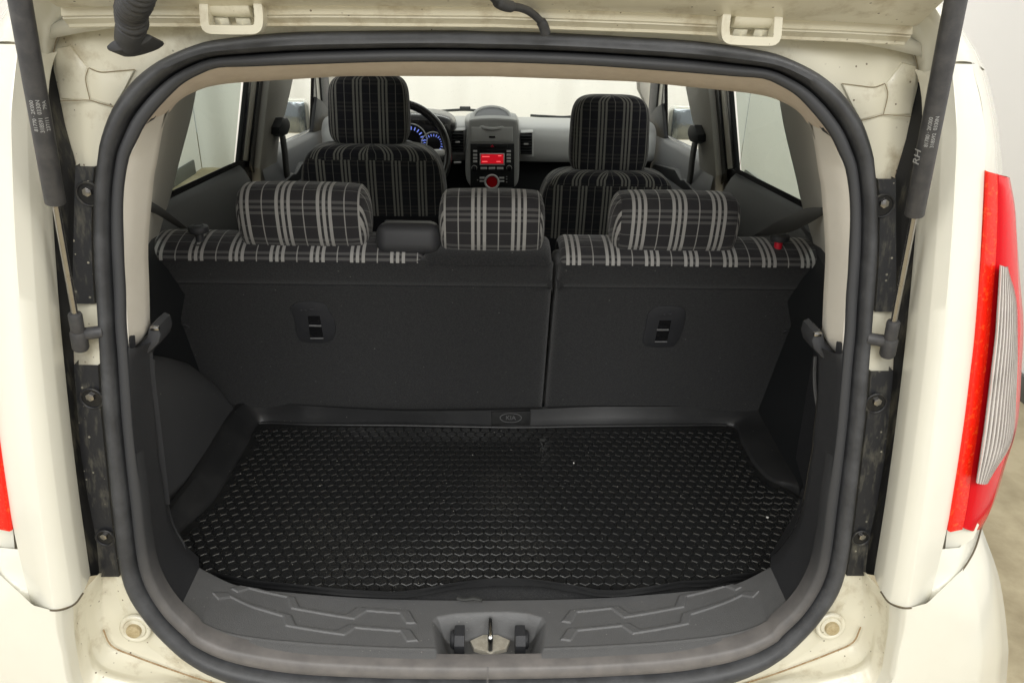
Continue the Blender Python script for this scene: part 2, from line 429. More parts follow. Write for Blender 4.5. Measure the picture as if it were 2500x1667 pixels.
def cyl(name, p0, p1, r, m, parent, r2=None, seg=24, bev=0.0, smooth=40):
    p0, p1 = Vector(p0), Vector(p1); d = p1-p0
    bm = bmesh.new()
    bmesh.ops.create_cone(bm, cap_ends=True, segments=seg, radius1=r, radius2=r if r2 is None else r2, depth=d.length)
    if bev:
        bmesh.ops.bevel(bm, geom=[e for e in bm.edges if abs(e.verts[0].co.z-e.verts[1].co.z) < 1e-6], offset=bev, segments=2, affect='EDGES', profile=0.5)
    bm.transform(Matrix.Translation((p0+p1)/2) @ d.to_track_quat('Z', 'Y').to_matrix().to_4x4())
    return bmobj(name, bm, m, parent, smooth)
def ball(name, c, r, m, parent, sc_=(1, 1, 1), seg=20):
    bm = bmesh.new(); bmesh.ops.create_uvsphere(bm, u_segments=seg, v_segments=seg//2, radius=r)
    bm.transform(Matrix.Translation(Vector(c)) @ Matrix.Diagonal((*sc_, 1)))
    return bmobj(name, bm, m, parent, 60)
def ring(name, c, ax, R, r, m, parent, seg=48, arc=(0, 2*math.pi), sc_=(1, 1)):
    q = Vector(ax).to_track_quat('Z', 'Y')
    closed = arc[1]-arc[0] > 6.28
    V = []; k = 10
    for i in range(seg):
        a = arc[0]+(arc[1]-arc[0])*i/(seg if closed else seg-1)
        for j in range(k):
            b = 2*math.pi*j/k
            p = Vector((sc_[0]*(R+r*math.cos(b))*math.cos(a), sc_[1]*(R+r*math.cos(b))*math.sin(a), r*math.sin(b)))
            V.append(Vector(c)+q @ p)
    return raw(name, V, grid_faces(seg, k, closed, True), m, parent, 60)
def prism(name, pts, depth, m, parent, bev=0.0, smooth=30, seg=2):
    """polygon of 3D points (planar) extruded by vector depth; front edges bevelled"""
    bm = bmesh.new()
    vs = [bm.verts.new(Vector(p)) for p in pts]
    f = bm.faces.new(vs)
    r = bmesh.ops.extrude_face_region(bm, geom=[f])
    for v in r['geom']:
        if isinstance(v, bmesh.types.BMVert): v.co += Vector(depth)
    bmesh.ops.recalc_face_normals(bm, faces=bm.faces)
    if bev:
        front = set(vs)
        ed = [e for e in bm.edges if e.verts[0] in front and e.verts[1] in front]
        bmesh.ops.bevel(bm, geom=ed, offset=bev, segments=seg, affect='EDGES', profile=0.5)
    bmesh.ops.triangulate(bm, faces=[f for f in bm.faces if len(f.verts) > 4])
    return bmobj(name, bm, m, parent, smooth)
def text(name, s, size, origin, xdir, ydir, m, parent, extr=0.0006):
    cu = bpy.data.curves.new(name, 'FONT'); cu.body = s; cu.size = size; cu.extrude = extr; cu.align_x = 'CENTER'; cu.align_y = 'CENTER'
    to = bpy.data.objects.new(name+'_tmp', cu); C.objects.link(to)
    dg = bpy.context.evaluated_depsgraph_get(); dg.update()
    me = bpy.data.meshes.new_from_object(to.evaluated_get(dg))
    bpy.data.objects.remove(to)
    x = Vector(xdir).normalized(); y = Vector(ydir); y = (y-x*(x.dot(y))).normalized(); z = x.cross(y)
    M = Matrix(((x.x, y.x, z.x, origin[0]), (x.y, y.y, z.y, origin[1]), (x.z, y.z, z.z, origin[2]), (0, 0, 0, 1)))
    me.transform(M)
    me.materials.clear()
    return link(name, me, m, parent, 0)
def empty(name, loc, parent=None):
    o = bpy.data.objects.new(name, None); C.objects.link(o); o.location = loc
    o.empty_display_size = 0.1
    if parent is not None:
        o.parent = parent
        o.location = Vector(loc)-WLOC[parent.name]
    WLOC[o.name] = Vector(loc)
    return o
def tag(o, label=None, cat=None, group=None, kind=None):
    if label: o['label'] = label
    if cat: o['category'] = cat
    if group: o['group'] = group
    if kind: o['kind'] = kind
    return o

# ------------------------------------------------------------------ the setting
def sheet(name, pts, m, kind='structure'):
    o = raw(name, pts, [tuple(range(len(pts)))], m, None, 0); tag(o, kind=kind); return o
sheet('floor', [(-6, -4, 0), (6, -4, 0), (6, 9, 0), (-6, 9, 0)], 'concrete')
WR, WL, WF = 2.36, -2.66, 7.2
sheet('wall_right', [(WR, -0.5, 0), (WR, WF, 0), (WR, WF, 3.2), (WR, -0.5, 3.2)], 'wall_white')
sheet('wall_left', [(WL, -0.5, 0), (WL, WF, 0), (WL, WF, 3.2), (WL, -0.5, 3.2)], 'wall_white')
# the far wall is a hung sheet with soft vertical folds
fold = []
for i in range(161):
    x = WL+(WR-WL)*i/160
    fold.append((x, WF+0.03*math.sin(x*9)+0.02*math.sin(x*17+1)))
loftc = [[(x, y, 0.0) for x, y in fold], [(x, y, 3.2) for x, y in fold]]
o = loft('wall_front', loftc, 'wall_white', None, smooth=60); tag(o, kind='structure')
def sk(name, c, d): tag(rbox(name, c, d, 'skirting', None, bev=0.004), kind='structure')
sk('skirting_right', (WR-0.012, 3.2, 0.055), (0.018, 7.6, 0.11))
sk('skirting_left', (WL+0.012, 3.2, 0.06), (0.018, 7.6, 0.12))

# ------------------------------------------------------------------ the car
car = empty('car', CARLOC)
tag(car, 'cream white hatchback seen from behind with its boot open and plaid seats inside', 'car')

# ---- weatherstrip round the opening (right half traced, mirrored)
Ou = [(1205, 79)] + zz('a3', (300, 295), (1000, 330), (1700, 375)) + zz('a4', (0, 455), (200, 510), (400, 600), (550, 690), (700, 820), (800, 950), (880, 1080), (940, 1240), (980, 1400)) \
    + zz('b4', (990, 50), (1010, 250), (1015, 550), (1010, 800), (995, 1050), (975, 1300), (960, 1500)) + zz('c4', (915, 350), (890, 700), (850, 1050), (810, 1400)) \
    + zz('d4', (760, 300), (710, 600), (640, 780), (540, 930), (420, 1080), (250, 1250), (100, 1362)) + [(1850, 1631), (1775, 1660), (1650, 1683), (1450, 1693), (1205, 1698)]
In = [(1205, 152)] + zz('a3', (300, 568), (800, 590), (1500, 640), (2000, 680)) + zz('a4', (0, 700), (150, 760), (300, 850), (420, 970), (530, 1100), (620, 1230), (690, 1380)) \
    + zz('b4', (745, 50), (775, 250), (785, 450), (780, 700), (765, 950), (745, 1250), (735, 1500)) + zz('c4', (695, 240), (670, 500), (640, 850), (600, 1200)) \
    + zz('d4', (555, 0), (520, 300), (470, 560), (390, 750), (270, 920), (120, 1060)) + zz('d3', (2281, 1120), (2000, 1240), (1500, 1330), (1000, 1370), (500, 1395)) + [(1205, 1622)]
NS = 150
def half(px, off, n=NS):
    P = np.array([PO(u, v, off) for u, v in px]); P[0][0] = 0; P[-1][0] = 0
    P = cr(P, n); P[0][0] = 0; P[-1][0] = 0
    return P
O3, I3 = half(Ou, 0), half(In, 0)
def full(P): return np.vstack([P, mx(P)[::-1][1:-1]])
prof = [(0, -0.014), (-0.01, 0.0), (0.03, 0.008), (0.10, 0.013), (0.22, 0.017), (0.36, 0.0175), (0.47, 0.013), (0.53, 0.006), (0.555, -0.002), (0.60, -0.008), (0.62, -0.010)]
prof2 = [(0.595, -0.010), (0.605, -0.001), (0.625, 0.0050), (0.66, 0.0072), (0.80, 0.0080), (0.94, 0.0066), (1.0, 0.003), (1.0, -0.02)]
OF, IF_ = full(O3), full(I3)
def sealcur(pr):
    out = []
    for t, h in pr:
        Q = OF*(1-t)+IF_*t; Q[:, 1] -= h; out.append(Q)
    return out
cur = sealcur(prof)
ws = loft('weatherstrip', cur, 'rubber', car, cv=True, smooth=60)
cur2 = sealcur(prof2)
loft('seal_flange', cur2, 'rubber_flange', ws, cv=True, smooth=60)
cur = cur[:-1]+cur2
# butt joint at the bottom centre
jt = np.array([[(p[0]-0.0015, p[1]-0.0008, p[2]), (p[0]+0.0015, p[1]-0.0008, p[2])] for p in [c[NS-1] for c in cur[2:-1]]])
loft('joint', [jt[:, 0], jt[:, 1]], 'rubber_dusty', ws)

# ---- door jamb beside the opening
rowsC = [(2112, 1400), (2121, 1311), (2140, 1227), (2161, 1108), (2180, 912), (2186, 784), (2187, 647), (2186, 537), (2186, 430), (2212, 340), (2230, 255), (2240, 212), (2241, 186)]
rowsF = [(2152, 1443), (2171, 1311), (2186, 1227), (2202, 1108), (2228, 912), (2241, 784), (2252, 647), (2262, 537), (2270, 427), (2276, 330), (2275, 250), (2264, 189), (2258, 176)]
rows1 = [(2173, 1471), (2197, 1325), (2212, 1227), (2231, 1108), (2254, 912), (2268, 784), (2279, 647), (2288, 537), (2296, 427), (2298, 329), (2299, 250), (2294, 190), (2290, 168)]
rows2 = [(2214, 1484), (2242, 1325), (2258, 1227), (2268, 1108), (2296, 912), (2308, 770), (2322, 647), (2331, 537), (2336, 427), (2337, 329), (2334, 250), (2329, 192), (2326, 156)]
rowsM = [(2264, 1471), (2307, 1339), (2323, 1240), (2341, 1108), (2368, 912), (2383, 770), (2393, 647), (2400, 537), (2404, 427), (2405, 340), (2395, 250), (2380, 190), (2373, 157)]
def fit(rows):
    k = [i for i, p in enumerate(rows) if p[1] > 320]
    c = np.polyfit([rows[i][1] for i in k], [rows[i][0] for i in k], 3)
    return [(float(np.polyval(c, p[1])), p[1]) if i in k else p for i, p in enumerate(rows)]
rowsF, rows1, rows2, rowsM = fit(rowsF), fit(rows1), fit(rows2), fit(rowsM)
def ov(px, offs): return np.array([PO(u, v, o_) for (u, v), o_ in zip(px, offs)])
def o3(px, off): return np.array([PO(u, v, off) for u, v in px])
C3, F3, A3, B3, M3 = o3(rowsC, 0.018), o3(rowsF, -0.045), o3(rows1, -0.062), o3(rows2, -0.078), o3(rowsM, -0.055)
def both(fn):
    fn(lambda P: np.array(P, float), 1); fn(lambda P: mx(P), -1)

# sealing surface in body colour behind everything (loop outside the seal up to the gutter)
Cout = [(1205, 20), (1500, 22), (1800, 40), (2050, 70), (2190, 92)] + zz('a4', (1350, 480), (1390, 600), (1395, 700), (1385, 780), (1330, 1020), (1270, 1330)) + rowsC[8::-1][0:9]
Cout = Cout + [(2100, 1460), (2075, 1530), (2030, 1590), (1960, 1640), (1850, 1700), (1700, 1740), (1500, 1760), (1205, 1770)]
CO3 = np.array([PO(u, v, 0.02) for u, v in Cout]); CO3[0][0] = 0; CO3[-1][0] = 0
CO3 = cr(CO3, NS); CO3[0][0] = 0; CO3[-1][0] = 0
inner = O3*0.75+I3*0.25; inner[:, 1] += 0.016
mid1 = O3*0.72+CO3*0.28; mid1[:, 1] += 0.004
mid2 = O3*0.45+CO3*0.55; mid2[:, 1] += 0.004
CO3b = CO3.copy()
loft('body_frame', [full(inner), full(mid1), full(mid2), full(CO3b)], 'paint_dirty', car, cv=True, smooth=60)

def jamb(S, s):
    # black plastic strips on the pillar with holes
    def strip(vs, name):
        lo = np.array([PO(np.interp(v, [p[1] for p in OL], [p[0] for p in OL])+3, v, 0.010) for v in vs])
        hi = np.array([PO(np.interp(v, [p[1] for p in CL], [p[0] for p in CL])-2, v, 0.010) for v in vs])
        cu_ = [lo, lo*0.97+hi*0.03-np.array([0, .006, 0]), lo*0.5+hi*0.5-np.array([0, .006, 0]), lo*0.05+hi*0.95-np.array([0, .006, 0]), hi+np.array([0.0, 0.02, 0])]
        return loft(name, [S(c) for c in cu_], 'jamb_plastic', car, smooth=50)
    OL = sorted([p for p in Ou if p[0] > 2040 and p[1] > 250], key=lambda p: p[1])
    CL = sorted(rowsC, key=lambda p: p[1])
    low = strip(np.linspace(1398, 900, 24), 'jamb_trim')
    upp = strip(np.linspace(757, 434, 16), 'jamb_trim')
    # recessed holes with bolts
    for host, (u, v), r in ((upp, zz('b4', (1072, 372))[0], 0.0145), (low, zz('c4', (990, 655))[0], 0.0145), (low, zz('d4', (858, 303))[0], 0.0125)):
        p = S(PO(u, v, 0.0025)); 
        h = cyl('hole', p-np.array([0, .0006, 0]), p+np.array([0, .0008, 0]), r, 'black_gloss', host)
        ring('hole_rim', p-np.array([0, .001, 0]), (0, -1, 0), r, 0.0016, 'jamb_plastic', host, seg=32)
        cyl('bolt', p-np.array([-.001*s, .004, -.003]), p+np.array([0.001*s, 0.0, 0.003]), r*0.42, 'steel', host, seg=6, bev=0.001)
    # inner side wall of the gutter
    mid = C3*0.5+F3*0.5+np.array([0.012, 0.014, 0])
    loft('gutter_wall', [S(C3), S(mid), S(F3+np.array([0.004, 0.002, 0]))], 'dark_gap', car, smooth=50)
both(jamb)

# embossed plates on the upper pillar
def plates(S, s):
    pl = zz('a4', (715, 750), (860, 765), (1000, 778), (1095, 748), (1118, 850), (1080, 1015), (985, 1045), (880, 1070), (800, 930))
    prism('jamb_plate', [S(PO(u, v, 0.008)) for u, v in pl], (0, 0.018, 0), 'paint_dirty', car, bev=0.003)
    pl = zz('a4', (1112, 740), (1260, 560), (1385, 590), (1375, 790), (1330, 1020), (1200, 1028), (1088, 1022), (1128, 850))
    prism('jamb_plate', [S(PO(u, v, 0.013)) for u, v in pl], (0, 0.016, 0), 'paint_dirty', car, bev=0.003)
    pl = zz('a4', (640, 590), (900, 650), (950, 690), (900, 705), (640, 660), (605, 625))
    prism('jamb_emboss', [S(PO(u, v, 0.014)) for u, v in pl], (0, 0.012, 0), 'paint_dirty', car, bev=0.003)
    pl = zz('a4', (420, 420), (980, 420), (1200, 440), (1090, 700), (1000, 600), (700, 520), (500, 470))
    prism('jamb_emboss', [S(PO(u, v, 0.0195)) for u, v in pl], (0, 0.012, 0), 'paint_dirty', car, bev=0.004)
both(plates)
def seams(S, s):
    for px, of in ((zz('a4', (880, 1076), (985, 1050), (1085, 1024), (1200, 1032), (1325, 1040)), 0.0075), (zz('a4', (712, 746), (860, 764), (1000, 778), (1096, 746)), 0.0075),
                   (zz('a4', (1100, 750), (1120, 850), (1083, 1018)), 0.0075), (zz('a4', (1275, 378), (1350, 470), (1388, 600), (1392, 730)), 0.012)):
        P = cr(np.array([PO(u, v, of) for u, v in px]), 24)
        sweep('panel_seam', [S(p) for p in P], 0.0006, 'seam_grime', car, seg=6)
    for px, of in ((zz('d4', (860, 1080), (790, 1215), (600, 1305), (320, 1412)) + [(1880, 1648), (1790, 1676)], 0.006),):
        P = cr(np.array([PO(u, v, of) for u, v in px]), 40)
        sweep('panel_seam', [S(p) for p in P], 0.0012, 'rust', car, seg=6)
    P = cr(np.vstack([ov([rowsF[0], rows1[0], rows2[0], rowsM[0]], (-0.046, -0.063, -0.080, -0.058)), ov(zz('d4', (1600, 758), (1755, 578), (1860, 398), (1925, 180)), (-.062, -.054, -.034, .0))]), 60)
    sweep('panel_seam', [S(p+np.array([0, 0.001, -0.001])) for p in P], 0.0013, 'seam_dirt', car, seg=6)
both(seams)

# ---- quarter panels, roof corners, lamps, bumper
Sil = [(2404, 1258), (2414, 1235), (2441, 1165), (2472, 1080), (2487, 900), (2490, 770), (2477, 665), (2470, 565), (2449, 440), (2439, 330), (2426, 250), (2407, 175)]
def quarter(S, s):
    def up(P, n=60): return cr(P, n)
    # flange + rear face
    F_, A_, B_, M_ = [up(p) for p in (F3, A3, B3, M3)]
    back = F_+np.array([0.006, 0.035, 0])
    qp = loft('quarter_panel', [S(c) for c in (back, F_+np.array([0.0, 0.004, 0]), F_*0.9+A_*0.1, A_*0.93+F_*0.07, A_*0.93+B_*0.07, B_*0.93+A_*0.07, B_*0.93+M_*0.07, B_*0.5+M_*0.5, M_)], 'paint', car, smooth=60)
    # tail lamp
    li = zz('b4', (1985, 60), (1980, 300), (1960, 700), (1930, 1100), (1890, 1568)) + zz('c4', (1810, 400), (1760, 800), (1700, 1200)) + zz('d4', (1650, 0), (1615, 240))
    se = zz('b4', (2090, 90), (2092, 400), (2080, 800), (2050, 1200), (2020, 1568)) + zz('c4', (1940, 400), (1890, 800), (1830, 1200)) + zz('d4', (1785, 10), (1745, 212))
    so = zz('b4', (2120, 100), (2195, 350), (2225, 600), (2260, 1000), (2300, 1400)) + zz('c4', (2235, 350), (2205, 800), (2090, 1180)) + zz('d4', (1975, 0), (1870, 140))
    L_, E_, O_ = up(o3(li, -0.056), 80), up(o3(se, -0.050), 80), up(o3(so, 0.02), 80)
    lamp = loft('tail_lamp', [S(c) for c in (E_+np.array([0, .001, 0]), E_*0.95+O_*0.05+np.array([0, -.004, 0]), E_*0.72+O_*0.28+np.array([0.0, -.014, 0]), E_*0.4+O_*0.6+np.array([0.004, -.016, 0]), E_*0.12+O_*0.88+np.array([0.004, -.008, 0]), O_, O_+np.array([0.004, 0.012, 0]))], 'red_lens', car, smooth=60)
    loft('reflector', [S(c) for c in (L_+np.array([0, .03, 0]), L_+np.array([0.0005, -.001, 0]), L_*0.9+E_*0.1+np.array([0, -.004, 0]), L_*0.1+E_*0.9+np.array([0, -.004, 0]), E_)], 'red_reflector', lamp, smooth=60)
    # clear reversing lens: pale ribs on a dark backing paint in its refraction
    ql = zz('b4', (2118, 900), (2092, 1300), (2072, 1568)) + zz('c4', (1978, 500), (1928, 900), (1862, 1345))
    qr = zz('b4', (2158, 890), (2252, 1150), (2272, 1500)) + zz('c4', (2212, 500), (2170, 980), (1968, 1280))
    nrib = 11
    la, ra_ = up(o3(ql, -0.064), 40), up(o3(qr, -0.022), 40)
    def lens(t, h):
        Q = la*(1-t)+ra_*t; Q[:, 1] -= 0.010*math.sin(math.pi*t)+h
        return Q
    rl = loft('reversing_lens', [S(lens(k/12, 0)) for k in range(13)], 'lens_back_dark', lamp, smooth=60)
    for k in range(nrib):
        t = (k+0.5)/nrib; w_ = 0.30/nrib
        loft('lens_rib', [S(lens(t-w_, -0.001)), S(lens(t-w_*0.6, 0.0022)), S(lens(t+w_*0.6, 0.0022)), S(lens(t+w_, -0.001))], 'lens_rib_bright', lamp, smooth=70)
    # body round the lamp: above, beside and below it
    up_m = cr(o3([(2404, 416), (2406, 340), (2396, 250), (2380, 188), (2373, 157)], -0.055), 20)
    up_b = cr(o3([(2424, 425), (2425, 340), (2412, 250), (2394, 180), (2386, 155)], -0.03), 20)
    up_o = cr(o3([(2449, 440), (2439, 330), (2426, 250), (2407, 175), (2398, 152)], 0.05), 20)
    up_f = up_o+np.array([0.004, 0.012, 0.0])
    loft('quarter_panel_upper', [S(c) for c in (up_m, up_b, up_o, up_f)], 'paint', qp, smooth=60)
    # lamp recess floor below the lens
    pk = [PO(u, v, -0.040) for u, v in zz('d4', (1612, 235), (1740, 215), (1860, 160), (1890, 190), (1840, 310), (1720, 390), (1620, 420), (1595, 400))]
    raw('lamp_recess', [S(p) for p in pk], [tuple(range(len(pk)))], 'paint', qp)
    k1 = int(np.argmin(np.abs(M_[:, 2]-M3[1][2])))
    lw_m = cr(M_[:k1+1][::-1], 24)
    lw_k = cr(ov(zz('d4', (1720, 388), (1720, 470), (1660, 640), (1520, 815)), (-.045, -.05, -.056, -.068)), 24)
    lw_s = cr(ov(zz('d4', (1915, 150), (1855, 398), (1755, 575), (1600, 755)), (.01, -.028, -.050, -.060)), 24)
    loft('quarter_panel_lower', [S(c) for c in (lw_m, lw_k, lw_s, lw_s+np.array([0.01, 0.02, -0.01]))], 'paint', qp, smooth=60)
    lo = np.array([(0.745 + (0.02 if z < 0.9 else 0), y, z) for z in (0.93, 0.75, 0.35) for y in np.linspace(1.3, 3.6, 12)]).reshape(3, 12, 3)
    loft('door_skin', [S(c) for c in lo], 'paint', car, smooth=60)
    # roof corner
    r0 = [(2242, 204), (2288, 168), (2325, 152), (2374, 153), (2407, 172), (2430, 200)]
    r1 = [(2241, 164), (2295, 120), (2322, 112), (2366, 122), (2384, 128), (2400, 160)]
    r2 = [(2227, 126), (2295, 78), (2315, 72), (2350, 90), (2360, 88), (2370, 120)]
    r3 = [(2208, 101), (2262, 30), (2285, 18), (2320, 40), (2330, 40), (2340, 80)]
    r4 = [(2190, 80), (2220, -5), (2240, -20), (2270, -5), (2280, 0), (2290, 40)]
    offs = [0.018, -0.06, -0.07, -0.05, 0.02]
    rows = []
    for r in (r0, r1, r2, r3, r4):
        P = [PO(u, v, o_) for (u, v), o_ in zip(r, offs)]
        P.append(P[-1]+np.array([0.004, 0.03, 0.002]))
        rows.append(cr(np.array(P), 24))
    rows[0][:, 1] += 0.002
    loft('roof_corner', [S(r) for r in rows], 'paint', car, smooth=60)
    # flank running forward from the lamp and the roof corner
    c0 = np.vstack([[PO(2378, 1268, 0.012)], O_[::-1][4:-3:6], up_o[2:-2:4], [r[-1] for r in rows[1:]]])
    c0 = cr(c0, 70)+np.array([-0.001, 0.006, 0])
    c1 = c0+np.array([0.020, 0.07, 0])
    c2 = c0.copy(); c2[:, 1] = 1.15; c2[:, 0] = np.maximum(c0[:, 0]+0.03, 0.725-0.22*np.maximum(c0[:, 2]-1.15, 0))
    c3 = c0.copy(); c3[:, 1] = 1.36; c3[:, 0] = np.maximum(c0[:, 0]+0.03, 0.74-0.24*np.maximum(c0[:, 2]-1.15, 0))
    loft('flank', [S(c) for c in (c0, c1, c2, c3)], 'paint', car, smooth=60)
    rr_ = [np.array([rows[-1][-1][0], y, rows[-1][-1][2]+0.004]) for y in np.linspace(1.0, 1.5, 8)]
    rq = [np.array([0.50, y, 1.60]) for y in np.linspace(1.0, 1.5, 8)]
    loft('roof_rail', [S(rr_), S(rq)], 'paint', car, smooth=60)
both(quarter)

# bumper: loft of half rings mirrored into one piece
def bring(px, off):
    P = np.array([PO(u, v, off) for u, v in px]); P[-1][0] = 0
    return cr(P, 70)
b0 = [(2059, 1397)] + zz('d4', (640, 780), (540, 930), (420, 1080), (250, 1250)) + [(1868, 1621), (1775, 1660), (1650, 1683), (1450, 1693), (1205, 1698)]
b1 = zz('d4', (872, 600), (875, 900), (850, 1090), (780, 1220), (560, 1320), (300, 1420)) + [(1880, 1650), (1780, 1680), (1650, 1700), (1450, 1712), (1205, 1716)]
b2 = zz('d4', (905, 605), (1010, 900), (980, 1100), (950, 1260), (860, 1390), (560, 1480)) + [(1900, 1660), (1790, 1692), (1650, 1712), (1450, 1724), (1205, 1728)]
b3 = zz('d4', (1060, 790), (1075, 1000), (1035, 1180), (960, 1350), (900, 1440), (600, 1530)) + [(1920, 1680), (1800, 1715), (1650, 1735), (1450, 1748), (1205, 1752)]
b4 = zz('d4', (1115, 880), (1100, 1100), (1070, 1300), (1030, 1500), (900, 1700), (600, 1800)) + [(1940, 1790), (1800, 1810), (1650, 1820), (1450, 1830), (1205, 1835)]
b5 = zz('d4', (1260, 920), (1240, 1100), (1190, 1300), (1140, 1550), (1000, 1850), (650, 1950)) + [(1960, 1830), (1820, 1850), (1650, 1860), (1450, 1870), (1205, 1875)]
b6 = zz('d4', (1440, 872), (1460, 1100), (1460, 1300), (1400, 1600), (1200, 2100), (800, 2200)) + [(2000, 1900), (1850, 1930), (1650, 1950), (1450, 1960), (1205, 1965)]
b7 = zz('d4', (1755, 572), (1850, 800), (1900, 1100), (1900, 1500), (1700, 2300), (1100, 2500)) + [(2100, 2000), (1900, 2050), (1700, 2080), (1450, 2100), (1205, 2100)]
b8 = zz('d4', (1925, 200), (2080, 650), (2150, 1150), (2150, 1450), (2050, 2300), (1500, 2700)) + [(2200, 2100), (2000, 2200), (1800, 2250), (1500, 2280), (1205, 2280)]
bo = [0.016, 0.014, -0.012, -0.030, -0.050, -0.078, -0.075, -0.055, 0.03]
B_ = [bring(p, o_) for p, o_ in zip((b0, b1, b2, b3, b4, b5, b6, b7, b8), bo)]
B9 = B_[-1]+np.array([0.03, 0.30, -0.02]); B9[-1][0] = 0
B_.append(B9)
dense = []
for a, b in zip(B_[:-1], B_[1:]):
    dense += [a*0.94+b*0.06, a*0.5+b*0.5, a*0.06+b*0.94]
def fullb(P): return np.vstack([P, mx(P)[::-1][1:]])
bump = loft('bumper', [fullb(c) for c in dense[11:]], 'paint', car, smooth=60)
loft('loading_ledge', [fullb(c) for c in dense[:12]], 'paint_dirty', bump, smooth=60)
def bump_bits(S, s):
    p = S(PO(2027, 1527, 0.002))
    ring('bolt_seat', p, (0, -1, 0.15), 0.019, 0.004, 'paint_dirty', bump, seg=32)
    cyl('bolt_washer', p+np.array([0, .004, 0]), p+np.array([0, -.004, 0.001]), 0.0155, 'paint_dirty', bump, bev=0.001)
    cyl('bolt', p+np.array([0, .002, 0]), p+np.array([0, -.010, 0.0015]), 0.0105, 'bolt', bump, bev=0.002, seg=20)
    # grime runs below the bolt
both(bump_bits)

# ---- tailgate, hinges
ed = [(1205, 66), (1400, 73), (1600, 80), (1761, 88), (1900, 95), (2052, 101), (2160, 107), (2205, 110)]
E0 = np.array([PY(u, v, 0.945) for u, v in ed]); E0[0][0] = 0
E0 = cr(E0, 60)
def tg(dy, dz, sx=1.0, da=0.0):
    P = E0.copy(); P[:, 0] *= sx; P[:, 1] += dy; P[:, 2] += dz
    return P
sec = [(0.0, 0.06, 0.99), (-0.006, 0.004, 0.995), (-0.004, 0.0, 1.0), (-0.0, -0.001, 1.0), (-0.012, 0.008, 1.0), (-0.014, 0.009, 0.999), (-0.014, 0.0115, 0.998), (-0.018, 0.012, 0.997), (-0.022, 0.021, 0.99), (-0.035, 0.022, 0.985),
       (-0.06, 0.034, 0.98), (-0.20, 0.12, 0.97), (-0.45, 0.30, 0.98), (-0.75, 0.50, 0.97), (-0.93, 0.60, 0.9), (-0.95, 0.68, 0.9), (-0.6, 0.50, 0.99), (-0.2, 0.22, 1.0), (-0.02, 0.08, 1.0)]
def fullt(P): return np.vstack([mx(P)[::-1], P[1:]])
tgate = loft('tailgate', [fullt(tg(*s)) for s in sec], 'paint_dirty', car, smooth=28, cu=True)
# end caps of the tailgate flange
def tg_end(S, s):
    e = PY(2207, 108, 0.943)
    pts = [PY(u, v, 0.935) for u, v in zz('a4', (1190, 285), (1250, 250), (1300, 235), (1372, 0), (1390, -80), (1300, -80), (1275, 0), (1235, 130))]
    prism('tailgate_flange', [S(p) for p in pts], (0, 0.012, 0), 'paint_dirty', tgate, bev=0.003)
    cyl('rubber_stop', S(PY(1924, 2, 0.92)), S(PY(1928, 10, 0.90)), 0.007, 'paint_dirty', tgate)
    pl = [PY(u, v, 0.915) for u, v in ((1480, -6), (1500, 5), (1535, 6), (1552, -6))]
    prism('tailgate_emboss', [S(p) for p in pl], (0, 0.02, 0), 'paint_dirty', tgate, bev=0.002)
both(tg_end)
def hinge(S, s):
    h = empty('hinge', tuple(S(PY(1828, 80, 0.93))), car)
    pth = zz('a3', (1945, 60), (1928, 150), (1918, 250), (1925, 325), (1955, 350), (2010, 357), (2100, 362)) + zz('a4', (50, 367), (90, 360), (112, 330), (120, 250), (125, 160), (118, 75))
    P = cr(np.array([PY(u, v, 0.915) for u, v in pth]), 50)
    sweep('bracket', [S(p) for p in P], 1, 'paint_dirty', h, seg=4, rect=(0.0045, 0.009), smooth=30)
    cyl('barrel', S(PY(*zz('a3', (1995, 120))[0], 0.925)), S(PY(*zz('a4', (95, 128))[0], 0.925)), 0.0155, 'paint_dirty', h, bev=0.002)
    cyl('pin', S(PY(*zz('a3', (1935, 100))[0], 0.918)), S(PY(*zz('a3', (1985, 110))[0], 0.918)), 0.009, 'paint_dirty', h, bev=0.002)
    for u in (1800, 1850):
        p = S(PY(u, 93, 0.935)); cyl('bolt', p, p+np.array([0, -.006, .012]), 0.009, 'paint_dirty', h, seg=6, bev=0.001)
both(hinge)

# roof skin and headliner
rs = []
for y, z, w in ((0.965, 1.585, 0.56), (1.05, 1.61, 0.585), (1.5, 1.63, 0.58), (2.1, 1.635, 0.565), (2.75, 1.58, 0.54)):
    rs.append([(w*math.sin(a), y, z-0.06*(1-math.cos(a))) for a in np.linspace(-1.35, 1.35, 25)])
loft('roof', rs, 'paint', car, thick=0.015, off=1.0)
hl_in = [(1205, 158)] + In[1:9]
# rear edge of the headliner: rolls in behind the seal
hu = In[:12]
hlo = [(1205, 183)] + zz('a3', (300, 683), (800, 700), (1170, 715), (1560, 755), (1900, 790)) + zz('a4', (0, 835), (150, 880), (270, 940), (340, 1000), (385, 1065), (450, 1110), (600, 1190), (690, 1200))
hA = np.array([PO(u, v, -0.002) for u, v in hu]); hA[0][0] = 0
hB = np.array([PO(u, v, 0.085) for u, v in hlo]); hB[0][0] = 0
hA, hB = cr(hA, 80), cr(hB, 80)
hM = hA*0.5+hB*0.5+np.array([0, -0.006, -0.004])
hM2 = hA*0.15+hB*0.85+np.array([0, -0.003, -0.004])
hC = hB+np.array([0, 0.03, 0.012]); hC[:, 0] *= 1.02
hD = hB+np.array([0, 0.30, 0.0]); hD[:, 2] = 1.555; hD[:, 0] *= 1.05
hE = hD+np.array([0, 1.4, -0.03])
hlr = loft('headliner', [np.vstack([mx(c)[::-1], c[1:]]) for c in (hA+np.array([0, .02, .01]), hA, hM, hM2, hB, hC, hD, hE)], 'headliner', car, smooth=60)

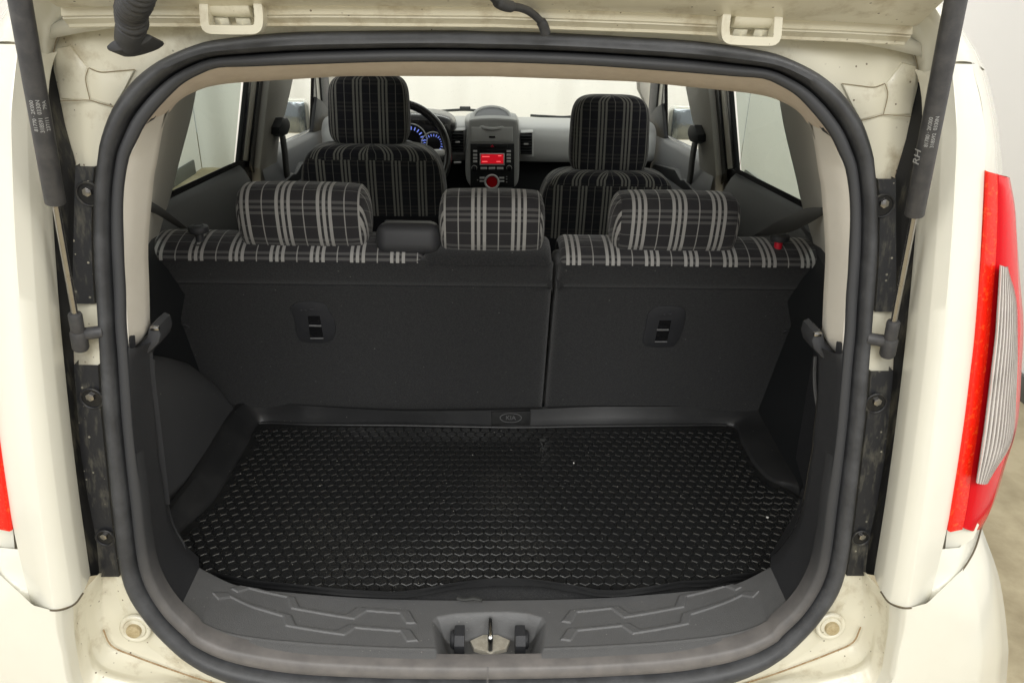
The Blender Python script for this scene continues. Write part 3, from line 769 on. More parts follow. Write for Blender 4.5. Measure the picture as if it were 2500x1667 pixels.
# ---- pillar trims
def dpillar(S, s):
    nb = zz('a4', (445, 1095), (490, 1300), (530, 1568)) + zz('b4', (550, 220), (565, 400), (585, 700), (590, 900), (575, 1200), (562, 1500)) + zz('c4', (550, 90), (620, 190), (690, 238))
    sa = zz('a4', (600, 1190), (650, 1300), (700, 1420)) + zz('b4', (750, 60), (775, 250), (785, 450), (782, 700), (765, 950), (745, 1250)) + zz('c4', (705, 100), (700, 180), (694, 240))
    a = cr(o3(sa, 0.0), 60); b = cr(o3(nb, 0.05), 60)
    a0 = a+np.array([0.01, 0.0, 0])
    d = loft('pillar_trim', [S(c) for c in (a0, a, a*0.75+b*0.25+np.array([0, -.006, 0]), a*0.4+b*0.6+np.array([0, -.008, 0]), a*0.08+b*0.92+np.array([0, -.002, 0]), b, b+np.array([0.004, 0.02, 0]))], 'beige', car, smooth=60)
    # forward face running to the door glass, its shade painted as a darker trim
    we = zz('a4', (150, 860), (200, 1150), (300, 1568)) + zz('b4', (330, 250), (362, 385), (400, 560), (425, 690))
    fe = zz('a4', (380, 1000), (490, 1300), (530, 1568)) + zz('b4', (550, 220), (565, 400), (580, 600), (590, 830))
    w = cr(np.array([PW(u, v, 0.004) for u, v in we]), 40); f = cr(o3(fe, 0.055), 40)
    g = f*0.55+w*0.45+np.array([0.006, 0, 0])
    loft('pillar_trim_forward', [S(c) for c in (f+np.array([0.0, -.004, 0]), f, g, w, w+np.array([0.02, 0.0, 0]))], 'pillar_grey', d, smooth=60)
    # hook at the foot of the trim
    hk = zz('c4', (455, 40), (500, 20), (548, 60), (560, 140), (690, 260), (640, 330), (520, 270), (450, 190), (432, 120))
    hb = prism('bag_hook', [S(PO(u, v, 0.040)) for u, v in hk], (0, 0.04, 0), 'plastic', d, bev=0.006)
    p = S(PO(*zz('c4', (485, 55))[0], 0.036)); rbox('hook_slot', p, (0.012, 0.006, 0.006), 'steel', d, bev=0.002)
both(dpillar)

# ---- lower side trims and sill trim
ct = zz('c4', (440, 150), (490, 250), (492, 480), (482, 700), (452, 1000), (440, 1150), (402, 1350)) + zz('d4', (375, 0), (330, 200), (250, 370), (130, 520), (0, 610)) + [(1780, 1433), (1650, 1450), (1500, 1462), (1350, 1468), (1205, 1470)]
co = [0.06, 0.06, 0.06, 0.06, 0.062, 0.065, 0.07, 0.078, 0.09, 0.105, 0.120, 0.132, 0.138, 0.142, 0.145, 0.146, 0.146]
CT = np.array([PO(u, v, o_) for (u, v), o_ in zip(ct, co)]); CT[-1][0] = 0
# matching outer curve = the seal's inner edge from the foot of the pillar trim down
k0 = int(np.argmin(np.abs(I3[:, 2]-PO(2055, 860)[2])+10*(I3[:, 0] < 0.2)))
so_ = cr(I3[k0:], 160)
CTr = cr(CT, 160)
def side_surface(t):
    P = so_*(1-t)+CTr*t
    bul = 0.018*math.sin(math.pi*min(1, t*1.15)**0.7)
    w_ = np.clip(np.linspace(-0.3, 1.6, 160), 0, 1)
    x_ = min(1, t/0.2); pl_ = 0.004*x_*x_*(3-2*x_)
    P = P.copy(); P[:, 1] -= bul*(1-w_); P[:, 2] += pl_*w_
    return P
KSIL = 74     # where the sill piece starts
ts = [0.008, 0.008, 0.03, 0.1, 0.25, 0.45, 0.7, 0.9, 1.0]
def sidetrim(S, s):
    cs = [side_surface(t)[:KSIL+1] for t in ts]
    cs[0] = cs[0]+np.array([0.0, 0.02, 0])
    cs.append(cs[-1]+np.array([0.012, 0.03, -0.004]))
    st = loft('side_trim', [S(c) for c in cs], 'plastic', car, smooth=60)
    # wheel arch side wall going forward to the seat
    e = CTr+np.array([0.010, 0.028, 0]); e = e[e[:, 2] > 0.755]
    if s > 0:
        w1 = e.copy(); w1[:, 1] = 1.18; w1[:, 0] = np.maximum(w1[:, 0]+0.03, 0.60)
        w2 = e.copy(); w2[:, 1] = 1.38; w2[:, 0] = np.maximum(w2[:, 0]+0.03, 0.64)
        w3 = e.copy(); w3[:, 1] = 1.62; w3[:, 0] = np.maximum(w3[:, 0]+0.03, 0.665)
        loft('wheel_arch_trim', [S(c) for c in (e, w1, w2, w3)], 'plastic', st, smooth=60)
        sw = cr(np.array([PX(u, v, 0.575) for u, v in zz('c4', (465, 250), (458, 400), (465, 560), (492, 720))]), 20)
        sweep('strap', [S(p) for p in sw], 0.003, 'plastic_grey', st, seg=6)
    else:
        def zt_(y): return np.interp(y, [0.98, 1.1, 1.2, 1.3, 1.4, 1.46, 1.52, 1.62], [1.13, 1.07, 1.03, 0.98, 0.915, 0.86, 0.765, 0.72])
        xk = cr(np.array([(0.965, 0.478), (1.0, 0.55), (1.06, 0.602), (1.12, 0.617), (1.17, 0.612), (1.21, 0.598), (1.25, 0.587), (1.35, 0.582), (1.5, 0.586), (1.62, 0.592)]), 46)
        cols = []
        zc = CTr[::-1, 2]; zsort = np.argsort(zc)
        for kk, (Yk, Xk) in enumerate(xk):
            zt2 = zt_(Yk); col = []
            for q in np.linspace(0, 1, 24):
                z = 0.66+(zt2-0.66)*q
                up_ = max(0, (q-0.72)/0.28)
                x_, y_ = Xk+0.022*up_**2.2-0.02*q*(1-up_), Yk
                wq = max(0.0, 1-kk/5.0)
                xe = np.interp(z, zc[zsort], CTr[::-1, 0][zsort])+0.008; ye = np.interp(z, zc[zsort], CTr[::-1, 1][zsort])+0.026
                if z > 0.80: x_, y_ = x_*(1-wq)+xe*wq, y_*(1-wq)+ye*wq
                col.append((x_, y_, z-0.004*up_))
            col.append((Xk+0.075, Yk, zt2+0.004)); col.append((0.70, Yk, zt2+0.012))
            cols.append(col)
        loft('wheel_arch_trim', [S(c) for c in cols], 'arch_carpet', st, smooth=60)
        raw('pillar_foot', [S(p) for p in ((0.46, 0.955, 1.16), (0.70, 0.955, 1.16), (0.70, 0.955, 0.9), (0.478, 0.955, 0.9))], [(0, 1, 2, 3)], 'plastic', st)
both(sidetrim)

# sill: fine height field with moulded grooves and the latch well
def gpoly(*segs):
    out = []
    for k, *pts in segs: out += zz(k, *pts)
    return np.array([PZ(u, v, 0.70)[:2] for u, v in out])
grooves = [
    gpoly(('d3', (470, 1010), (545, 905), (960, 885), (1060, 965), (1450, 930), (1485, 835), (1915, 780), (2010, 850), (1960, 862), (1880, 800), (1550, 850), (1530, 945), (1010, 1000), (900, 905), (605, 925), (545, 1025))),
    gpoly(('d3', (460, 1185), (520, 1085), (1050, 1055), (1150, 1125), (1490, 1090), (1510, 1005), (2040, 900), (2145, 960), (2100, 985), (2010, 930), (1585, 1025), (1565, 1110), (1085, 1160), (990, 1080), (605, 1105), (545, 1200))),
    gpoly(('d1', (2030, 860), (2130, 790)), ('d2', (0, 798), (360, 850), (400, 940), (800, 975), (900, 895), (1350, 910), (1410, 1025), (1325, 1030), (1270, 935), (980, 925), (870, 1010), (330, 955), (295, 855), (0, 820)), ('d1', (2180, 815), (2085, 875))),
    gpoly(('d1', (1885, 970), (2000, 910)), ('d2', (0, 962), (330, 1020), (370, 1110), (720, 1135), (830, 1065), (1360, 1090), (1425, 1195), (1330, 1205), (1275, 1110), (880, 1095), (790, 1170), (285, 1125), (260, 1040), (0, 990)), ('d1', (2030, 940), (1930, 1000))),
]
well = gpoly(('d2', (1550, 1000), (1590, 955), (1750, 922), (2000, 908), (2281, 903)), ('d3', (0, 903), (180, 925), (300, 965), (332, 1010), (318, 1200), (275, 1400), (200, 1480)), ('d2', (1680, 1480), (1600, 1400), (1575, 1200)))
def sdist(P, poly):
    d = np.full(len(P), 1e9); ins = np.zeros(len(P), bool)
    n = len(poly)
    for i in range(n):
        a, b = poly[i], poly[(i+1) % n]
        ab = b-a; t = np.clip(((P-a)@ab)/(ab@ab+1e-12), 0, 1)
        q = a+t[:, None]*ab
        d = np.minimum(d, np.linalg.norm(P-q, axis=1))
        c = (a[1] > P[:, 1]) != (b[1] > P[:, 1])
        with np.errstate(divide='ignore', invalid='ignore'):
            x = (b[0]-a[0])*(P[:, 1]-a[1])/(b[1]-a[1])+a[0]
        ins ^= c & (P[:, 0] < x)
    return np.where(ins, d, -d)
def sm(x): x = np.clip(x, 0, 1); return x*x*(3-2*x)
tsil = np.concatenate([[0, 0.0], np.linspace(0.012, 0.2, 14), np.linspace(0.21, 1.0, 130)])
rowsS = []
for t in tsil:
    Q = side_surface(max(t, 0.008))[KSIL:]
    Q[-1][0] = 0
    Q = lin(np.vstack([Q, mx(Q)[::-1][1:]]), 760)
    # outer roll-over
    rowsS.append(Q)
rowsS = np.array(rowsS)
rowsS[0][:, 1] += 0.012; rowsS[0][:, 2] -= 0.006
flat = rowsS.reshape(-1, 3)
tt = np.repeat(tsil, 760)
drop = np.zeros(len(flat)); rise = np.zeros(len(flat))
for g in grooves:
    rise = np.maximum(rise, 0.0026*sm((sdist(flat[:, :2], g)+0.0008)/0.0016))
wd = sdist(flat[:, :2], well)
drop = np.maximum(drop, 0.040*sm((wd+0.002)/0.028)*sm(tt/0.10+0.35))
# crisp ridge line between the tread and its outer slope
flat[:, 2] += rise
flat[:, 2] -= drop
flat[:, 2] += 0.0012*np.exp(-((tt-0.20)/0.015)**2)*(wd < 0)
sill = raw('sill_trim', flat, grid_faces(len(tsil), 760), 'plastic_grey', car, smooth=50)
# inner drop of the sill behind the tread
e = rowsS[-1]
loft('sill_edge', [e, e+np.array([0, 0.004, -0.004]), e+np.array([0, 0.006, -0.06])], 'plastic', sill, smooth=50)

# latch striker
lz = PZ(1197, 1560, 0.66)
lx = PZ(1197, 1560, 0.665)[0]; ly = PZ(1197, 1570, 0.665)[1]
st_ = empty('striker', (lx, ly, 0.655), car)
sp = [(lx, ly-0.012, 0.645), (lx, ly-0.012, 0.684), (lx, ly-0.006, 0.690), (lx, ly+0.022, 0.690), (lx, ly+0.028, 0.684), (lx, ly+0.028, 0.645)]
sweep('striker_loop', cr(np.array(sp), 30), 0.0045, 'chrome', st_, seg=10)
prism('striker_plate', [(lx+x, ly+y, 0.6635) for x, y in ((-0.032, 0.008), (-0.026, -0.008), (-0.008, -0.014), (0, -0.020), (0.008, -0.014), (0.026, -0.008), (0.032, 0.008), (0.012, 0.020), (-0.012, 0.020))], (0, 0, -0.008), 'plate', st_, bev=0.001)
for sx in (-1, 1):
    px = PZ(1122 if sx < 0 else 1269, 1562, 0.672)
    pts = [(px[0]-0.008, px[1]-0.022, 0.655), (px[0]-0.008, px[1]-0.022, 0.682), (px[0]-0.008, px[1]-0.012, 0.694), (px[0]-0.008, px[1]+0.010, 0.694), (px[0]-0.008, px[1]+0.018, 0.680), (px[0]-0.008, px[1]+0.018, 0.655)]
    prism('striker_guide', pts, (0.016, 0, 0), 'plastic', st_, bev=0.002)
    ring('guide_boss', (px[0]+sx*0.010, px[1]+0.006, 0.668), (1, 0, 0), 0.010, 0.005, 'plastic', st_, seg=20)

# loose cord behind the sill
cp = [PZ(u, v, 0.704) for u, v in zz('d2', (1770, 828), (1830, 842), (1900, 832), (1950, 838), (1985, 848))]
sweep('floor_cord', cr(np.array(cp), 16), 0.003, 'belt', sill, seg=6)

# cargo floor under the mat
rbox('cargo_floor', (0, 1.30, 0.655), (1.30, 0.66, 0.05), 'carpet', car, bev=0.004)
rbox('underbody', (0, 1.2, 0.42), (1.24, 0.62, 0.34), 'dark_cloth', car, bev=0.01)
rbox('cabin_floor', (0, 2.55, 0.36), (1.34, 2.0, 0.05), 'dark_cloth', car, bev=0.004)

# ---- gas struts
def strut(S, s):
    p0 = PO(2173, 830, -0.018)
    p1 = PY(*zz('a4', (1728, 0))[0], 0.83)
    d = (p1-p0); L = np.linalg.norm(d); d /= L
    pj = p0+d*(0.43*L)
    pe = p0+d*(L+0.10)
    g = empty('gas_strut', tuple(S(p0)), car)
    cyl('cylinder', S(pj), S(pe), 0.0108, 'strut_black', g, bev=0.0015, seg=32)
    cyl('rod', S(p0+d*0.01), S(pj), 0.0040, 'steel', g, seg=20)
    cyl('end_collar', S(p0-d*0.004), S(p0+d*0.03), 0.0082, 'strut_black', g, bev=0.003)
    cyl('end_socket', S(p0-d*0.026), S(p0+d*0.004), 0.0100, 'strut_black', g, bev=0.004)
    q = p0+np.array([-0.030, 0.006, 0.0])
    cyl('ball_stud', S(p0+np.array([0, 0.004, -.004])), S(q), 0.008, 'strut_black', g, bev=0.002)
    q2 = p0+np.array([0.055, 0.05, 0.0]); ball('ball_joint', S(q2), 0.019, 'black_gloss', g)
    # printed codes along the cylinder, facing the camera
    c = S(p0+d*(0.43*L+(L-0.43*L)*0.44)); ax = S(d)*1.0
    view = (CAM-c); view -= ax*(view@ax); view /= np.linalg.norm(view)
    side = np.cross(ax, view)
    lines = ['81770 · 2K000', '318591  0330N', '237/11     79A'] if s < 0 else ['81780 · 2K000', '318592  0330N']
    for i, tx in enumerate(lines):
        an = (-0.55+0.55*i) if s < 0 else (0.15-0.55*i)*-1
        nrm = view*math.cos(an)+side*math.sin(an)
        dirx = ax
        text('print', tx, 0.0056, c+nrm*0.0110, ax, np.cross(nrm, ax), 'print_white', g, 0.0002)
    if s > 0:
        an = -0.85; nrm = view*math.cos(an)+side*math.sin(an)
        text('print', 'RH', 0.0135, c-ax*0.03+nrm*0.0110, ax, np.cross(nrm, ax), 'print_white', g, 0.0002)
both(strut)

# ---- wiring at the top
wb = cr(np.array([PY(u, v, Y) for (u, v), Y in zip(zz('a1', (1260, -150), (1215, 0), (1170, 90), (1175, 200), (1160, 300), (1155, 370)), (0.80, 0.82, 0.85, 0.865, 0.875, 0.885))]), 160)
rr = np.array([0.0140+0.0024*abs(math.sin(i*0.26))*(1 if i < 118 else 0) + (0.001 if i > 125 else 0) for i in range(160)])
boot = sweep('wiring_boot', wb, rr, 'rubber', car, seg=20, smooth=70)
bc = [PY(*p, 0.872) for p in zz('a1', (945, 410), (990, 370), (1060, 340), (1150, 310), (1250, 292), (1330, 310), (1352, 340), (1300, 385), (1200, 425), (1080, 455), (990, 458), (950, 440))]
bc = cr(np.array(bc+[bc[0]]), 48)[:-1]
prism('boot_flange', bc, (0, 0.03, -0.008), 'rubber', boot, bev=0.002)
wc = cr(np.array([PY(u, v, Y) for (u, v), Y in zip(zz('a2', (2100, -60), (2150, 0), (2230, 50)) + zz('a3', (100, 70), (190, 105), (260, 160), (310, 220), (338, 300)), (0.80, 0.82, 0.84, 0.87, 0.895, 0.91, 0.92, 0.925))]), 60)
rr = np.array([0.0042+(0.0016 if 10 < i < 24 else 0) + (0.0016 if i > 52 else 0) for i in range(60)])
sweep('wiper_hose', wc, rr, 'rubber', car, seg=12)

# ---- rear seats
def slab(name, prof, x0, x1, m, parent, r=0.012, uv=False, uoff=0.0, voff=0.0, ncol=24, closed=True, wav=0.0):
    P = np.array(prof, float)
    cen = P.mean(0)
    arc = np.concatenate([[0], np.cumsum(np.linalg.norm(np.diff(P, axis=0), axis=1))])
    xs = [(x0, r), (x0+r*0.1, r*0.55), (x0+r*0.35, r*0.24), (x0+r, 0)] + [(x, 0) for x in np.linspace(x0+r, x1-r, ncol)[1:-1]] + [(x1-r, 0), (x1-r*0.35, r*0.24), (x1-r*0.1, r*0.55), (x1, r)]
    V = []; U = []
    T = np.gradient(P, axis=0); N = np.stack([T[:, 1], -T[:, 0]], 1); N /= np.linalg.norm(N, axis=1)[:, None]+1e-9
    N *= np.sign(((P-cen)*N).sum(1)+1e-9)[:, None]
    for x, ins in xs:
        for i, p in enumerate(P):
            w = wav*math.sin(x*23+i*0.7)
            q = p-N[i]*(ins-w)
            V.append((x, q[0], q[1])); U.append((x+uoff, arc[i]+voff))
    F = grid_faces(len(xs), len(P), False, closed)
    if closed:
        F += [tuple(range(len(P))), tuple((len(xs)-1)*len(P)+i for i in range(len(P)))]
    return raw(name, V, F, m, parent, 50, uv=(lambda p, vi: U[vi]) if uv else None)
zt, zb = 1.124, 0.70
def yb(z): return 1.42+KS*(1.124-z)
zseam = PS(1250, 700)[2]
back = [(yb(zb), zb), (yb(0.80), 0.80), (yb(0.90), 0.90), (yb(1.0), 1.0), (yb(zseam-0.012), zseam-0.012), (yb(zseam-0.003), zseam-0.003), (yb(zseam)+0.003, zseam), (yb(zseam+0.003)-0.001, zseam+0.003), (yb(zseam+0.012)-0.002, zseam+0.012), (yb(1.11)-0.003, 1.11), (1.418, 1.128),
        (1.430, 1.134), (1.59, 1.10), (1.66, 0.70)]
topc = [(1.416, 1.124), (1.4165, 1.130), (1.422, 1.138), (1.432, 1.145), (1.450, 1.152), (1.470, 1.156), (1.495, 1.158), (1.520, 1.154), (1.540, 1.145), (1.560, 1.13), (1.57, 1.11)]
topc = [tuple(p) for p in cr(np.array(topc), 26)]
xL0, xL1 = -0.668, PS(1353, 640)[0]
xR0, xR1 = PS(1364, 640)[0], 0.664
xmid = PS(1031, 642)[0]
seatL = empty('rear_seat', (-0.3, 1.55, 0.70), car); tag(seatL, 'wide left part of the split rear seat')
seatR = empty('rear_seat', (0.38, 1.55, 0.70), car); tag(seatR, 'narrow right part of the split rear seat')
slab('backrest_panel', back, xL0, xL1, 'carpet', seatL, r=0.016, ncol=30)
slab('backrest_panel', back, xR0, xR1, 'carpet', seatR, r=0.016, ncol=30)
def off_u(px_line, want):   # shift so that the given pixel column shows the thin stripe
    return want*0.077-PY(px_line, 640, 1.425)[0]
slab('backrest_top', topc, xL0+0.004, xmid, 'plaid', seatL, uv=True, uoff=off_u(630, 0.1), voff=0.040, closed=False, r=0.014, ncol=40)
slab('backrest_top', [(y, z-0.003) for y, z in topc], xmid+0.001, xL1-0.004, 'carpet', seatL, closed=False, r=0.014)
slab('backrest_top', topc, xR0+0.004, xR1-0.004, 'plaid', seatR, uv=True, uoff=off_u(1447, 0.1), voff=0.040, closed=False, r=0.014, ncol=40)
# a narrow strip of cover shows below the black guide box
def headroll(name, u0, u1, v0, v1, seat, line_px, Y=1.448):
    pL, pR = PY(u0, (v0+v1)/2, Y), PY(u1, (v0+v1)/2, Y)
    pT, pB = PY((u0+u1)/2, v0, Y+0.04), PY((u0+u1)/2, v1, Y+0.0)
    w = pR[0]-pL[0]; cx = (pR[0]+pL[0])/2; h = pT[2]-pB[2]+0.012; cz = (pT[2]+pB[2])/2-0.004
    dd = 0.118; cy = Y+0.035
    xs = np.concatenate([[-1, -0.995, -0.985, -0.97, -0.95, -0.925, -0.90, -0.885], np.linspace(-0.86, 0.86, 17), [0.885, 0.90, 0.925, 0.95, 0.97, 0.985, 0.995, 1]])
    nth = 48; V = []; UVp = []; UVe = []
    for x in xs:
        a = abs(x)
        s = 1.0 if a < 0.80 else max(0.0, 1-((a-0.80)/0.20)**2.6)**(1/2.2)
        s *= 1.0-0.05*a*a
        if 0.88 < a < 0.905: s *= 0.985
        s = max(s, 0.02)
        arc = 0; prev = None
        for k in range(nth):
            th = 2*math.pi*k/nth
            c, d = math.cos(th), math.sin(th)
            py = math.copysign(abs(c)**0.72, c)*dd/2*s; pz = math.copysign(abs(d)**0.78, d)*h/2*s
            # lean of the pad
            V.append((cx+x*w/2, cy+py+pz*-0.10, cz+pz))
            full_y = math.copysign(abs(c)**0.72, c)*dd/2; full_z = math.copysign(abs(d)**0.78, d)*h/2
            if prev is not None: arc += math.hypot(full_y-prev[0], full_z-prev[1])
            prev = (full_y, full_z)
            UVp.append((x*w/2+cx, arc)); UVe.append((py+pz*0.3+0.02, pz*1.0+py*0.4))
    n = len(xs)
    F = grid_faces(n, nth, False, True) + [tuple(range(nth)), tuple((n-1)*nth+i for i in range(nth))]
    uo = 0.1*0.077-PY(line_px, (v0+v1)/2, Y)[0]
    # arc value of the rear lower face
    def uvf(p, vi):
        xi = [v//nth for v in p.vertices]; e = all(i <= 7 for i in xi) or all(i >= n-8 for i in xi)
        if e: return UVe[vi]
        u, a = UVp[vi]
        if vi % nth == 0 and any(v % nth > nth//2 for v in p.vertices): a = 0.40*1.0
        return (u+uo, a+0.026)
    hd = raw(name, V, F, 'plaid', seat, 55, uv=uvf)
    for sx in (-0.45, 0.45):
        cyl('headrest_post', (cx+sx*w/2, cy+0.01, cz-h/2+0.02), (cx+sx*w/2, cy+0.015, 1.15), 0.006, 'steel', hd)
    return hd
headroll('headrest', 572, 901, 446, 607, seatL, 748)
headroll('headrest', 1069, 1333, 463, 621, seatL, 1217)
headroll('headrest', 1494, 1811, 467, 618, seatR, 1602)
# black belt guide box on the seat top
g0, g1 = PY(918, 590, 1.44)[0], PY(1074, 590, 1.44)[0]
gc = PY(996, 590, 1.445)
gb = rbox('belt_guide_cover', ((g0+g1)/2, gc[1]+0.020, gc[2]+0.002), (g1-g0, 0.080, 0.062), 'plastic', seatL, bev=0.022, seg=5, rot=Matrix.Rotation(math.radians(-12), 4, 'X'), smooth=60)
rbox('cover_lip', ((g0+g1)/2-0.003, gc[1]+0.044, gc[2]+0.026), (0.094, 0.012, 0.007), 'plastic', seatL, bev=0.003, rot=Matrix.Rotation(math.radians(-12), 4, 'X'))
# release knobs
def knob(u, v, seat, red):
    p = PY(u, v, 1.455)
    cyl('knob_base', p+np.array([0, 0.0, -0.034]), p+np.array([0, 0, -0.029]), 0.019, 'plastic', seat, bev=0.002)
    cyl('knob_stem', p+np.array([0, 0.0, -0.030]), p+np.array([0, 0, -0.006]), 0.008, 'red_plastic' if red else 'plastic', seat)
    k = cyl('release_knob', p+np.array([0, 0.0, -0.010]), p+np.array([0, 0, 0.004]), 0.0195, 'plastic', seat, bev=0.005)
    ring('knob_ring', p+np.array([0, 0, 0.0042]), (0, 0, 1), 0.010, 0.0012, 'plastic', seat, seg=28)
knob(484, 556, seatL, False); knob(1904, 576, seatR, True)
# seat back release handles with their slots
def handle(seat, uv_out, slot, bar_v):
    pts = [PS(u, v, -0.003) for u, v in uv_out]
    P = cr(np.array(pts+[pts[0]]), 40)[:-1]
    h = prism('release_handle', P, (0, 0.008, 0), 'plastic', seat, bev=0.002)
    q = [PS(u, v, -0.0038) for u, v in slot]
    prism('handle_slot', q, (0, 0.003, 0), 'black_gloss', h)
    (ua, va), (ub, vb) = bar_v
    a, b = PS(ua, va, -0.007), PS(ub, vb, -0.007)
    cyl('handle_bar', a, b, 0.0022, 'plastic_grey', h, seg=10)
    a, b = PS(slot[3][0], slot[3][1], -0.005), PS(slot[2][0], slot[2][1], -0.005)
    cyl('slot_lip', a, b, 0.0016, 'plastic_grey', h, seg=8)
    up = [PS(u, v, -0.0046) for u, v in uv_out]
    c = np.mean([PS(u, v, -0.0042) for u, v in (uv_out[1], uv_out[2])], 0)+np.array([0, 0.001, -0.016])
    for dx in (-0.013, -0.004, 0.008):
        rbox('moulded_symbol', c+np.array([dx, 0, -0.002 if dx < 0 else 0]), (0.007 if dx > 0 else 0.004, 0.0008, 0.004), 'plastic', h, bev=0.0002)
handle(seatL, zz('b2', (322, 1290), (380, 1238), (560, 1232), (645, 1265), (672, 1320)) + zz('c2', (700, -60), (705, 60), (640, 125), (430, 125), (375, 60), (350, -80)),
       zz('b2', (480, 1355), (585, 1355)) + zz('c2', (605, 92), (490, 92)), (zz('b2', (492, 1440))[0], zz('b2', (600, 1443))[0]))
handle(seatR, zz('b3', (1250, 1330), (1330, 1275), (1510, 1275), (1578, 1300), (1580, 1370)) + zz('c3', (1520, 30), (1465, 140), (1400, 168), (1230, 165), (1175, 120), (1190, 30)),
       zz('b3', (1350, 1395), (1455, 1395)) + zz('c3', (1385, 122), (1278, 122)), (zz('b3', (1325, 1478))[0], zz('b3', (1430, 1478))[0]))
# pull cords at the seat edges
for px, k in ((zz('b1', (1480, 1420), (1560, 1432), (1630, 1432), (1670, 1445), (1685, 1460)), seatL), (zz('b4', (190, 1505), (205, 1490), (270, 1488), (350, 1480)), seatR)):
    sweep('seam_cord', cr(np.array([PS(u, v, -0.003) for u, v in px]), 14), 0.0016, 'plastic', k, seg=6)

# ---- rear seat belts
def strapmesh(name, A, B, m, parent, n=16, twist=0):
    a, b = cr(np.array(A), n), cr(np.array(B), n)
    return loft(name, [a, b], m, parent, thick=0.0016)
strapmesh('seat_belt', [PO(*zz('b1', (1325, 325))[0], 0.09), PY(*zz('b1', (1480, 420))[0], 1.22), PY(*zz('b1', (1670, 570))[0], 1.45)],
          [PO(*zz('b1', (1315, 415))[0], 0.09), PY(*zz('b1', (1440, 475))[0], 1.22), PY(*zz('b1', (1600, 575))[0], 1.45)], 'belt', car)
strapmesh('seat_belt', [PO(*zz('b4', (565, 388))[0], 0.09), PY(*zz('b4', (380, 400))[0], 1.18), PY(*zz('b4', (200, 480))[0], 1.33), PY(*zz('b4', (0, 590))[0], 1.45), PY(*zz('b3', (2190, 632))[0], 1.52)],
          [PO(*zz('b4', (568, 440))[0], 0.09), PY(*zz('b4', (400, 540))[0], 1.18), PY(*zz('b4', (230, 615))[0], 1.33), PY(*zz('b4', (20, 640))[0], 1.45), PY(*zz('b3', (2210, 640))[0], 1.52)], 'belt', car)

